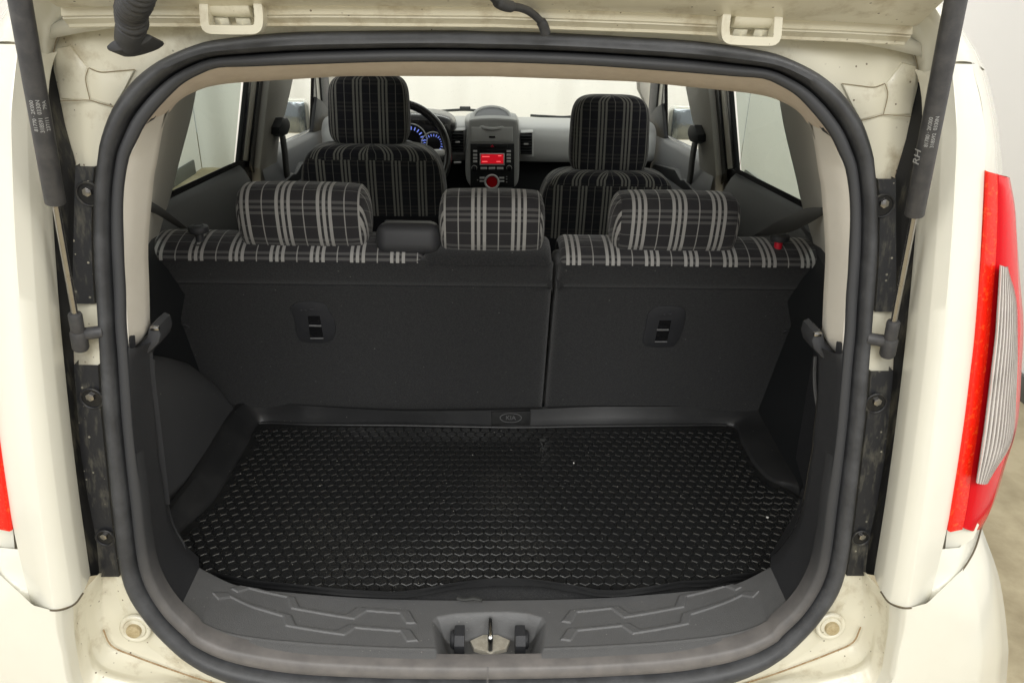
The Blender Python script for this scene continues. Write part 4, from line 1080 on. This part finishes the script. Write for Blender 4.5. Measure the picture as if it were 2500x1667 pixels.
# ---- cabin sides
def side(S, s):
    def poly(name, px, inset, m, parent=car, depth=0.012, bev=0.003):
        pts = [PW(u, v, inset) for u, v in px]
        return prism(name, [S(p) for p in pts], (s*depth, 0, depth*ST), m, parent, bev=bev)
    # glass
    gl = [(x, y, z) for y, z in ((1.25, 1.16), (2.18, 1.10), (2.18, 1.60), (1.25, 1.60)) for x in [SX+0.022-ST*(z-1.17)]]
    raw('rear_door_glass', [S(p) for p in gl], [(0, 1, 2, 3)], 'glass_tint', car, 0)
    gl = [(x, y, z) for y, z in ((2.36, 1.0), (3.3, 0.98), (3.3, 1.10), (2.9, 1.60), (2.36, 1.60)) for x in [SX+0.022-ST*(z-1.17)]]
    raw('front_door_glass', [S(p) for p in gl], [(0, 1, 2, 3, 4)], 'glass_clear', car, 0)
    # frame strips from the rear door glass forward to the B pillar
    poly('door_seal', zz('a3', (1920, 700), (1962, 700), (2032, 1535), (2040, 1610), (1940, 1640), (1985, 1480)), 0.000, 'black_gloss')
    poly('door_frame', zz('a3', (1862, 700), (1922, 700), (1989, 1500), (1936, 1515)), 0.004, 'white_strip')
    poly('door_seal', zz('a3', (1755, 690), (1866, 690), (1944, 1560)) + zz('b3', (1945, 60), (1850, 240), (1838, 300)), 0.010, 'black_gloss')
    poly('door_corner_seal', zz('a3', (1925, 1480), (1990, 1500), (2050, 1540), (2050, 1650), (1900, 1720), (1895, 1560)), 0.002, 'black_gloss')
    bp = poly('centre_pillar_trim', zz('a3', (1555, 660), (1765, 680), (1790, 900), (1822, 1250), (1848, 1568)) + zz('b3', (1842, 150), (1838, 300), (1640, 300), (1665, 200)) + zz('a3', (1705, 1568), (1692, 1400), (1680, 1200), (1640, 1090), (1600, 900)), 0.030, 'pillar_grey', depth=0.03, bev=0.010)
    # belt anchor and strap on the pillar
    an = [PW(u, v, 0.055) for u, v in zz('a3', (1620, 1110), (1655, 1115), (1690, 1200), (1690, 1260), (1650, 1278), (1615, 1260), (1595, 1190), (1600, 1140))]
    prism('belt_anchor', [S(p) for p in an], (s*0.03, 0, 0), 'door_trim', bp, bev=0.006)
    A = [S(PW(u, v, 0.055)) for u, v in zz('a3', (1640, 1270), (1615, 1430), (1600, 1568)) + zz('b3', (1570, 240), (1560, 330))]
    B = [S(PW(u, v, 0.050)) for u, v in zz('a3', (1690, 1280), (1665, 1430), (1650, 1568)) + zz('b3', (1622, 240), (1610, 330))]
    strapmesh('front_belt', A, B, 'belt', bp)
    # front door frame strips and A pillar
    poly('front_door_frame', zz('a3', (1338, 690), (1384, 690), (1362, 945), (1312, 968)), 0.004, 'white_strip')
    poly('front_door_seal', zz('a3', (1380, 690), (1394, 690), (1400, 1222), (1645, 1340), (1645, 1352), (1385, 1235), (1366, 940)), 0.001, 'black_gloss')
    poly('mirror_sail', zz('a3', (1312, 960), (1366, 928), (1396, 1228), (1250, 1252), (1240, 1060)), 0.012, 'plastic')
    poly('front_pillar_seal', zz('a3', (1268, 690), (1342, 690), (1315, 970), (1240, 1065), (1235, 1000)), 0.012, 'plastic')
    ap = zz('a3', (1168, 640), (1280, 640), (1245, 1060), (1215, 905), (1172, 810))
    prism('front_pillar_trim', [S(PY(u, v, 2.95)) for u, v in ap], (0, 0.06, 0), 'beige', car, bev=0.006)
    # door panels
    q1, q2 = PW(1958.7, 505, 0.0), PW(1796.6, 421, 0.0)
    def zbelt(y): return q1[2]+(q2[2]-q1[2])*(y-q1[1])/(q2[1]-q1[1])
    ys = np.linspace(1.25, 2.14, 20)
    pr = [(-0.02, 0.004), (0.006, 0.0), (0.018, -0.014), (0.034, -0.05), (0.06, -0.10), (0.075, -0.16), (0.05, -0.22), (0.06, -0.6)]
    loft('rear_door_panel', [[S((SX-dx-ST*(zbelt(y)-1.17), y, zbelt(y)+dz)) for y in ys] for dx, dz in pr], 'door_trim', car, smooth=60)
    raw('belt_seal', [S(p) for p in [(SX-0.004-ST*(zbelt(y)-1.17), y, zbelt(y)+dz) for y in (1.25, 2.16) for dz in (0.0, 0.014)]], [(0, 1, 3, 2)], 'black_gloss', car)
    f1, f2 = PW(1689.7, 367, 0), PW(1622, 334.5, 0)
    def zf(y): return f1[2]+(f2[2]-f1[2])*(y-f1[1])/(f2[1]-f1[1])
    ys = np.linspace(2.3, 3.3, 20)
    pr = [(-0.02, 0.004), (0.008, 0.0), (0.02, -0.02), (0.03, -0.10), (0.035, -0.2), (0.05, -0.24), (0.05, -0.6)]
    fp = loft('front_door_panel', [[S((SX-dx-ST*(zf(y)-1.17), y, zf(y)+dz)) for y in ys] for dx, dz in pr], 'door_trim_front', car, smooth=60)
    poly('armrest', zz('a3', (1240, 1520), (1300, 1460), (1480, 1510), (1530, 1600)) + zz('b3', (1560, 140), (1700, 300), (1450, 300), (1250, 150)), 0.06, 'door_trim', depth=0.04, bev=0.008)
    # exterior mirror seen through the front glass
    mp = PW(1661, 300, 0.0)
    m_ = PX(1676, 300, 0.84)
    rbox('door_mirror', S(m_), (0.16, 0.09, 0.14), 'paint', car, bev=0.03, seg=4)
    rbox('mirror_glass', S(m_+np.array([0, -0.044, 0])), (0.145, 0.008, 0.125), 'mirror', car, bev=0.003)
    rbox('mirror_foot', S(m_+np.array([-0.08, 0.02, -0.08])), (0.10, 0.06, 0.03), 'black_gloss', car, bev=0.01)
both(side)

# ---- front seats
def superbox(name, c, d, m, parent, e=4.0, n=22, uoff=0, voff=0, lean=0.0, uv=True, taper=0.0, zseam=None, eyz=None, sh=None):
    V = []; U = []; F = []
    idx = {}
    def add(p):
        key = tuple(np.round(p, 5))
        if key in idx: return idx[key]
        q = np.array(p); nrm = (abs(q)**e).sum()**(1/e); q = q/nrm
        x, y, z = q*np.array(d)/2
        x *= 1-taper*(z/(d[2]/2))
        if sh: x, y, z = sh(x, y, z)
        V.append((c[0]+x, c[1]+y+lean*z, c[2]+z)); idx[key] = len(V)-1
        # unfold round the front and the flanks
        U.append((c[0]+x+math.copysign(max(0, (y+d[1]*0.42)), x)*0.9+uoff, z+0.9*max(0, y+d[1]*0.35)*(1 if z > d[2]*0.3 else 0)+voff))
        return idx[key]
    g = np.linspace(-1, 1, n)
    g = np.sign(g)*(1-(1-abs(g))**1.4)
    for ax in range(3):
        for sg in (-1, 1):
            for i in range(n-1):
                for j in range(n-1):
                    quad = []
                    for a, b in ((i, j), (i+1, j), (i+1, j+1), (i, j+1)):
                        p = [0, 0, 0]; p[ax] = sg; p[(ax+1) % 3] = g[a]; p[(ax+2) % 3] = g[b]
                        quad.append(add(p))
                    F.append(quad)
    def uvf(p, vi):
        u, v = U[vi]
        if zseam is not None and p.center.z > zseam: return (u+0.021, v+0.03)
        return (u, v)
    return raw(name, V, F, m, parent, 60, uv=uvf if uv else None)
def frontseat(hb, sb, thin_h, thin_s, lab):
    Yh = 2.42
    u0, u1, v0, v1 = hb
    pl, pr = PY(u0, (v0+v1)/2, Yh+0.04), PY(u1, (v0+v1)/2, Yh+0.04); pt, pb = PY((u0+u1)/2, v0, Yh+0.03), PY((u0+u1)/2, v1, Yh)
    cx = (pl[0]+pr[0])/2
    st = empty('front_seat', (cx, 2.5, 0.4), car); tag(st, lab)
    hz = (pt[2]+pb[2])/2
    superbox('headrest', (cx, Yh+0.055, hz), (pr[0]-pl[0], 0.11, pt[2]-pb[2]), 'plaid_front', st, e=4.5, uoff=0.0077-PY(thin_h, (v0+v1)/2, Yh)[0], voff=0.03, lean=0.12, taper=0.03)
    for sx in (-0.05, 0.05):
        cyl('headrest_post', (cx+sx, Yh+0.06, hz-0.14), (cx+sx, Yh+0.055, hz-0.05), 0.006, 'steel', st)
    u0, u1, v0 = sb
    Ys = 2.40
    pl, pr, pt = PY(u0, v0+60, Ys+0.04), PY(u1, v0+60, Ys+0.04), PY((u0+u1)/2, v0, Ys+0.04)
    H = 0.62
    zs = pt[2]-0.040
    def sh(x, y, z):
        t = (z+H/2)/H
        if t > 0.8: z -= 0.018*(1-abs(x)/0.24)*0 
        return x, y, z
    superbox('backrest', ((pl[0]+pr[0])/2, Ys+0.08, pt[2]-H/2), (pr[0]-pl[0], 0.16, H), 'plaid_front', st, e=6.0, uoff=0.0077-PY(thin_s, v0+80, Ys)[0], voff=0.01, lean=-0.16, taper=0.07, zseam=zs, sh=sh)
    superbox('seat_cushion', ((pl[0]+pr[0])/2, 2.75, 0.62), (0.50, 0.54, 0.20), 'dark_cloth', st, e=5, uv=False)
    slab('backrest_pocket', [(Ys-0.002, pt[2]-0.60), (Ys-0.016, pt[2]-0.22), (Ys+0.02, pt[2]-0.19), (Ys+0.04, pt[2]-0.60)], pl[0]+0.03, pr[0]-0.03, 'dark_cloth', st)
frontseat((802, 999, 183, 362), (728, 1096, 348), 904, 819, 'driver seat with plaid cover and steering wheel ahead of it')
frontseat((1392, 1584, 236, 433), (1306, 1654, 411), 1499, 1388, 'front passenger seat with plaid cover')

# ---- dashboard
dp = [(3.62, 1.06), (3.5, 1.085), (3.38, 1.098), (3.25, 1.108), (3.18, 1.108), (3.135, 1.098), (3.11, 1.075), (3.105, 1.04), (3.11, 0.99), (3.125, 0.97)]
dl = [(3.125, 0.97), (3.15, 0.962), (3.17, 0.94), (3.18, 0.86), (3.2, 0.6), (3.5, 0.5)]
def dashcur(pr): return [[(x, y+0.10*(abs(x)/0.68)**3-0.02, z-0.012*(abs(x)/0.68)**2) for x in np.linspace(-0.68, 0.68, 40)] for y, z in cr(np.array(pr), 30)]
dash = loft('dashboard', dashcur(dp), 'dash_light', car, smooth=60)
loft('lower_dashboard', dashcur(dl), 'door_trim', dash, smooth=60)
DY = 3.03
def DP(u, v, d=0.0): return PY(u, v, DY-d)
outl = [(1144, 300), (1150, 292), (1205, 289), (1258, 293), (1265, 302), (1268, 340), (1268, 400), (1266, 440), (1258, 456), (1240, 464), (1203, 467), (1165, 463), (1148, 454), (1138, 436), (1136, 400), (1138, 340)]
P = cr(np.array([DP(*p) for p in outl+[outl[0]]]), 70)[:-1]
con = prism('centre_console', P, (0, 0.16, 0), 'dash', dash, bev=0.010, seg=4)
# speaker dome on top
dc = PY(1201, 289, 3.16)
superbox('speaker_dome', (dc[0], 3.16, dc[2]-0.012), (0.215, 0.26, 0.06), 'dash_light', dash, e=3.2, uv=False, n=18)
sn = np.array([0, -0.42, 0.907]); sc0 = PY(1201, 288, 3.09)
cyl('speaker_grille', sc0-sn*0.03, sc0+sn*0.002, 0.070, 'door_trim_front', dash, seg=40)
ring('speaker_ring', sc0, tuple(sn), 0.074, 0.007, 'dash_light', dash)
def panel(name, u0, v0, u1, v1, d, m, bev=0.002, th=0.006):
    pts = [DP(u0, v0, d), DP(u1, v0, d), DP(u1, v1, d), DP(u0, v1, d)]
    return prism(name, pts, (0, th, 0), m, dash, bev=bev)
panel('storage_lid', 1151, 311, 1252, 347, 0.004, 'dash_light', 0.003)
panel('lid_latch', 1194, 333, 1209, 337, 0.008, 'black_gloss', 0.001)
panel('console_face', 1148, 351, 1256, 458, 0.003, 'door_trim', 0.004)
panel('button_strip', 1164, 352, 1239, 362, 0.008, 'door_trim', 0.002)
a = [DP(u, v, 0.0105) for u, v in ((1202, 353.5), (1206.5, 359.5), (1197.5, 359.5))]
prism('hazard_symbol', a, (0, 0.002, 0), 'red_plastic', dash)
panel('disc_slot', 1172, 368, 1234, 371, 0.006, 'black_gloss', 0.0005)
panel('screen_bezel', 1171, 375, 1232, 404, 0.008, 'button_silver', 0.002)
panel('screen', 1174, 377, 1229, 400, 0.0095, 'red_screen', 0.0, 0.001)
for (u0, v0, u1) in ((1177, 382, 1195), (1216, 380, 1224), (1177, 394, 1190), (1212, 394, 1222)):
    panel('screen_digits', u0, v0, u1, v0+1.8, 0.0105, 'red_screen_text', 0.0, 0.0006)
for v in (370, 379, 387, 395):
    for u in (1160, 1242):
        panel('side_button', u-5, v-2.4, u+5, v+2.4, 0.009, 'button_silver', 0.001)
for u in (1181, 1201, 1221):
    panel('preset_button', u-8, 409, u+8, 414, 0.009, 'button_silver', 0.001)
for u in (1158, 1243):
    p = DP(u, 410, 0.006); cyl('volume_knob', p, p-np.array([0, .018, 0]), 0.0095, 'black_gloss', dash, bev=0.002)
    ring('knob_collar', p-np.array([0, .004, 0]), (0, -1, 0), 0.0098, 0.0012, 'button_silver', dash, seg=24)
p = DP(1201, 440, 0.0); cyl('climate_knob', p, p-np.array([0, .030, 0]), 0.024, 'black_gloss', dash, bev=0.003, seg=36)
ring('climate_ring', p-np.array([0, .029, 0]), (0, -1, 0), 0.0262, 0.0042, 'button_silver', dash)
cyl('climate_display', p-np.array([0, .030, 0]), p-np.array([0, .0312, 0]), 0.0205, 'red_dim', dash, seg=36)
for u in (1177, 1225):
    for v in (435, 443):
        panel('climate_button', u-6, v-2, u+6, v+2, 0.008, 'button_silver', 0.001)
for u, v in ((1166, 440), (1237, 432), (1237, 438), (1237, 445)):
    panel('climate_icon', u-1.5, v-1.2, u+1.5, v+1.2, 0.008, 'print_white', 0.0, 0.002)
for s_, (u0, u1) in ((-1, (1103, 1132)), (1, (1270, 1299))):
    v0, v1 = (321, 373) if s_ < 0 else (326, 378)
    def VP(u, v, d=0): return PY(u, v, 3.055-d)
    P = [VP(u0-3, v0+3), VP(u0+2, v0-3), VP(u1+3, v0-4), VP(u1+3, v1+6), VP(u0+3, v1+5), VP(u0-3, v1-3)]
    ve = prism('air_vent', P, (0, 0.05, 0), 'dash_light', dash, bev=0.005)
    prism('vent_opening', [VP(u0, v0, .001), VP(u1, v0-1, .001), VP(u1, v1, .001), VP(u0+1, v1-1, .001)], (0, 0.004, 0), 'black_gloss', dash)
    for k in range(7):
        v = v0+5+k*(v1-v0-9)/6
        c0, c1 = VP(u0+1, v, .005), VP(u1-1, v, .005)
        rbox('vent_slat', (c0+c1)/2, (c1[0]-c0[0], 0.014, 0.0035), 'door_trim', dash, bev=0.001, rot=Matrix.Rotation(math.radians(20), 4, 'X'))
    c0 = VP((u0+u1)/2, (v0+v1)/2, .012); rbox('vent_tab', c0, (0.018, 0.006, 0.006), 'button_silver', dash, bev=0.001)
panel('start_slot', 1108, 395, 1126, 399, 0.0, 'button_silver', 0.001)
# instrument hood and gauges, steering wheel
hc = PY(1000, 330, 3.05)
superbox('instrument_hood', (hc[0]-0.03, 3.12, hc[2]+0.0), (0.42, 0.22, 0.17), 'black_gloss', dash, e=4, uv=False, n=16)
for u, v, R in ((1003, 343, 0.062), (1058, 352, 0.045)):
    p = PY(u, v, 3.0)
    g = cyl('gauge', p, p+np.array([0, .02, 0]), R, 'black_gloss', dash, seg=40)
    ring('gauge_ring', p-np.array([0, .001, 0]), (0, -1, 0), R, 0.0022, 'button_silver', dash)
    bm = bmesh.new()
    for k in range(15):
        an = math.radians(-40+k*17-10)
        r_ = bmesh.ops.create_cube(bm, size=1)
        M = Matrix.Translation(Vector(p)+Vector((math.cos(an)*R*0.74, -0.002, math.sin(an)*R*0.74))) @ Matrix.Rotation(-an, 4, 'Y') @ Matrix.Diagonal((R*0.2, 0.001, R*0.07, 1))
        bmesh.ops.transform(bm, matrix=M, verts=r_['verts'])
    bmobj('gauge_markings', bm, 'blue_tick', dash, 0)
wc_ = PY(966, 378, 2.82)
ax = Vector((0, -0.90, 0.42))
sw = ring('steering_wheel', wc_, ax, 0.188, 0.0155, 'black_gloss', car, seg=72)
superbox('wheel_hub', tuple(wc_+np.array([0, 0.03, -0.02])), (0.17, 0.05, 0.14), 'plastic', sw, e=3, uv=False, n=12)
q = ax.to_track_quat('Z', 'Y')
for an in (0.05, math.pi-0.05, -1.2, math.pi+1.2):
    e_ = Vector(wc_)+q @ Vector((math.cos(an)*0.18, math.sin(an)*0.18, 0))
    cyl('wheel_spoke', Vector(wc_)+Vector((0, 0.02, -0.01)), e_, 0.022, 'button_silver' if abs(an) < 1 else 'plastic', sw, r2=0.014)

# windscreen, wipers, bonnet edge
wsx = []
for y, z, w in ((3.62, 1.04, 0.70), (3.2, 1.36, 0.63), (2.78, 1.60, 0.56)):
    wsx.append([(x*w, y-0.10*x*x*1.0, z) for x in np.linspace(-1, 1, 21)])
loft('windscreen', wsx, 'glass_clear', car, smooth=60)
wp = zz('a2', (1530, 1015), (1620, 1000), (1750, 990), (1870, 985), (1990, 992), (2150, 1005), (2220, 1012))
sweep('wiper', cr(np.array([PY(u, v-1.5, 3.66) for u, v in wp]), 24), 0.006, 'door_trim', car, seg=8)
p = PY(*zz('a2', (1880, 970))[0], 3.66); rbox('wiper_joint', p, (0.05, 0.02, 0.02), 'door_trim', car, bev=0.004)
wp = zz('a3', (200, 1030), (380, 1040), (500, 1045), (580, 1038))
sweep('wiper', cr(np.array([PY(u, v, 3.66) for u, v in wp]), 16), 0.006, 'door_trim', car, seg=8)
cw = [[(x, 3.70, 1.03-0.03*(x/0.7)**2) for x in np.linspace(-0.7, 0.7, 21)], [(x, 4.0, 1.00-0.04*(x/0.7)**2) for x in np.linspace(-0.7, 0.7, 21)], [(x, 4.4, 0.85-0.04*(x/0.7)**2) for x in np.linspace(-0.7, 0.7, 21)], [(x, 4.5, 0.35) for x in np.linspace(-0.7, 0.7, 21)]]
loft('bonnet', cw, 'paint', car, smooth=60)
def wheel(S, s):
    for y in (1.45, 3.75):
        w = cyl('wheel', S(np.array([0.58, y, 0.31])), S(np.array([0.78, y, 0.31])), 0.31, 'plastic', car, bev=0.03, seg=40)
        cyl('rim', S(np.array([0.775, y, 0.31])), S(np.array([0.785, y, 0.31])), 0.20, 'button_silver', w, seg=40)
both(wheel)

# ------------------------------------------------------------------ rubber boot mat
ZF, ZW = 0.700, 0.742
boot_mat = empty('boot_mat', (0, 1.28, ZF))
tag(boot_mat, 'black rubber boot liner with raised edge and hexagon tread on the cargo floor', 'boot mat')
pairs = [((634, 1034), (603, 977)), ((760, 1037), (760, 991)), ((985, 1039), (985, 1003)), ((1250, 1044), (1250, 1001)), ((1436, 1041), (1450, 993)), ((1633, 1039), (1640, 992)), ((1787, 1040), (1874, 981)),
         ((1809, 1080), (1925, 1025)), ((1838, 1131), (1984, 1095)), ((1872, 1168), (2002, 1150)), ((1933, 1198), (2015, 1200)), ((2000, 1250), (2030, 1245), 0.712), ((2000, 1300), (2012, 1302), 0.706), ((1965, 1362), (1972, 1366), 0.706)]
fl = [PZ(*q_[0], ZF) for q_ in pairs]; tp = [PZ(*q_[1], q_[2] if len(q_) > 2 else ZW) for q_ in pairs]
fl[6] = fl[6]; tp[6] = PZ(1866, 981, ZW)
ltop = zz('d3', (2250, 590), (1950, 620), (1800, 663), (1500, 680), (1300, 715), (1000, 755), (800, 755), (550, 710), (300, 670), (0, 650)) + zz('d2', (2000, 660), (1700, 700), (1400, 755), (1200, 770), (800, 750), (400, 710), (0, 670)) + zz('d1', (1950, 622), (1800, 600))
lbot = zz('d3', (2262, 600), (2000, 660), (1700, 710), (1440, 745), (1200, 775), (1020, 795), (850, 800), (600, 780), (300, 730), (0, 720)) + zz('d2', (2000, 728), (1700, 755), (1400, 805), (1200, 820), (800, 792), (400, 755), (0, 710)) + zz('d1', (1990, 650), (1800, 612))
lt = [PZ(u, v, 0.722) for u, v in ltop]; lb = [PZ(u, v, 0.703) for u, v in lbot]
left = [((480, 1395), (474, 1396), 0.706), ((425, 1365), (418, 1366), 0.706), ((420, 1320), (398, 1318), 0.716), ((519, 1227), (421, 1240)), ((575, 1137), (477, 1165)), ((605, 1085), (519, 1089))]
flL = [PZ(*q_[0], ZF) for q_ in left]; tpL = [PZ(*q_[1], q_[2] if len(q_) > 2 else ZW) for q_ in left]
front_fl = [p+np.array([0, 0.008, ZF-p[2]]) for p in lt]
R0 = fl+front_fl+flL
R1 = tp+lt+tpL
def outw(P, c, dd, z):
    out = []
    for p in P:
        v = p-c; v[2] = 0; v /= np.linalg.norm(v); q = p+v*dd; q[2] = max(p[2]+z, 0.698); out.append(q)
    return out
cen = np.array([0.02, 1.27, ZF])
R2 = outw(tp, cen, 0.012, -0.001)+[a*0.3+b*0.7+np.array([0, 0, 0.004]) for a, b in zip(lt, lb)]+outw(tpL, cen, 0.012, -0.001)
R3 = outw(tp, cen, 0.016, -0.008)+lb+outw(tpL, cen, 0.016, -0.008)
def lo_(R, n=260):
    # keep correspondence: interpolate by control index
    P = np.array(R+[R[0]])
    Q = np.vstack([P[-2], P, P[1]]); out = []
    m = len(P)-1; per = 8
    for i in range(1, m+1):
        a, b, c, d = Q[i-1], Q[i], Q[i+1], Q[i+2]
        for t in np.linspace(0, 1, per, endpoint=False):
            out.append(0.5*((2*b)+(-a+c)*t+(2*a-5*b+4*c-d)*t*t+(-a+3*b-3*c+d)*t**3)*0.6+(b*(1-t)+c*t)*0.4)
    return np.array(out)
L0, L1, L2, L3 = [lo_(R) for R in (R0, R1, R2, R3)]
L0[:, 2] = ZF
La = L0*0.97+L1*0.03+np.array([0, 0, 0.006]); Lb = L0*0.1+L1*0.9; Lb[:, 2] = L1[:, 2]-0.004
lip = loft('raised_edge', [L0+np.array([0, 0, 0.0]), La, L0*0.55+L1*0.45, Lb, L1, L2, L3], 'mat_edge_lit', boot_mat, cv=True, smooth=50)
fb = bmesh.new(); vs = [fb.verts.new(Vector(p)) for p in L0]; fb.faces.new(vs); bmesh.ops.triangulate(fb, faces=fb.faces[:])
bmobj('mat_floor', fb, 'mat_rubber', boot_mat, 0)
# rim bead at the foot of the rear wall
rear = L0[:8*6]+np.array([0, -0.004, 0.003])
sweep('floor_bead', rear, 0.0035, 'mat_edge_lit', boot_mat, seg=8)
# hexagon studs
pitch = 0.0215
poly = L0[:, :2]
def hexmesh(R, h):
    V = []; F = []
    for r, z in ((R, 0.0), (R, h-0.0024), (R-0.0007, h-0.0010), (R-0.0019, h)):
        for k in range(6):
            an = math.pi/6+k*math.pi/3
            V.append((r*math.cos(an), r*math.sin(an), z))
    for lv in range(3):
        for k in range(6): F.append((lv*6+k, lv*6+(k+1) % 6, lv*6+6+(k+1) % 6, lv*6+6+k))
    F.append(tuple(range(18, 24)))
    return V, F
HV, HF = hexmesh(pitch*0.500*2/math.sqrt(3)*0.925, 0.0030)
hexme = bpy.data.meshes.new('hexagon_stud'); hexme.from_pydata(HV, [], HF); hexme.materials.append(MATS['stud_rubber']); hexme.update()
cells = []
x0, x1, y0, y1 = poly[:, 0].min(), poly[:, 0].max(), poly[:, 1].min(), poly[:, 1].max()
r = 0; y = y0
while y < y1:
    x = x0+(pitch/2 if r % 2 else 0)
    while x < x1:
        cells.append((x, y)); x += pitch
    y += pitch*math.sqrt(3)/2; r += 1
cells = np.array(cells)
cells = cells[sdist(cells, poly) > pitch*0.50]
order = np.argsort(cells[:, 1])
for k in order[:300]:
    o = bpy.data.objects.new('hexagon_stud', hexme); C.objects.link(o); o.parent = boot_mat
    o.matrix_parent_inverse = Matrix.Translation(-boot_mat.location); o.location = (cells[k][0], cells[k][1], ZF-0.0004)
V = []; F = []
for k in order[300:]:
    b = len(V)
    V += [(v[0]+cells[k][0], v[1]+cells[k][1], v[2]+ZF-0.0004) for v in HV]; F += [tuple(i+b for i in f) for f in HF]
o = raw('hexagon_studs', V, F, 'stud_rubber', boot_mat, 0); tag(o, kind='stuff')
# oval emblem on the rear wall of the mat
def MW(u, v):    # rear wall of the mat, slightly leaning
    return PY(u, v, 1.528)
ec = PY(1247, 1022, 1.503)
wallY = 1.503
ew = PY(1273, 1022, wallY)[0]-PY(1221, 1022, wallY)[0]
eh = PY(1247, 1011, wallY)[2]-PY(1247, 1033, wallY)[2]
plq = prism('emblem_plate', [PY(u, v, wallY+0.004) for u, v in ((1200, 1006), (1295, 1005), (1295, 1038), (1200, 1040))], (0, 0.01, 0), 'mat_rubber', boot_mat, bev=0.001)
ring('emblem_oval', ec+np.array([0, 0.004, 0]), (0, -1, 0), 1.0*ew/2, 0.0011, 'plastic_grey', plq, seg=48, sc_=(1, eh/ew))
text('emblem_letters', 'KIA', eh*0.62, ec+np.array([0, 0.0035, 0]), (1, 0, 0), (0, 0, 1), 'plastic_grey', plq, 0.0006)

# crumbs
def crumb(u, v, z, r, lab):
    p = PZ(u, v, z)
    bm = bmesh.new(); bmesh.ops.create_icosphere(bm, subdivisions=1, radius=r)
    for w in bm.verts: w.co *= random.uniform(0.7, 1.2)
    bm.transform(Matrix.Translation(Vector(p)+Vector((0, 0, r*0.6))))
    o = bmobj('crumb', bm, 'crumb', None, 0); tag(o, lab, 'crumb')
crumb(1400.5, 1131, ZF+0.003, 0.0022, 'tiny white crumb lying alone in the middle of the black hexagon mat')
crumb(1873, 1264, ZF+0.003, 0.0026, 'small round white crumb on the hexagon mat near the right side trim')
crumb(1658, 1513, 0.694, 0.0026, 'tiny pale paint chip on the moulded grey sill trim')
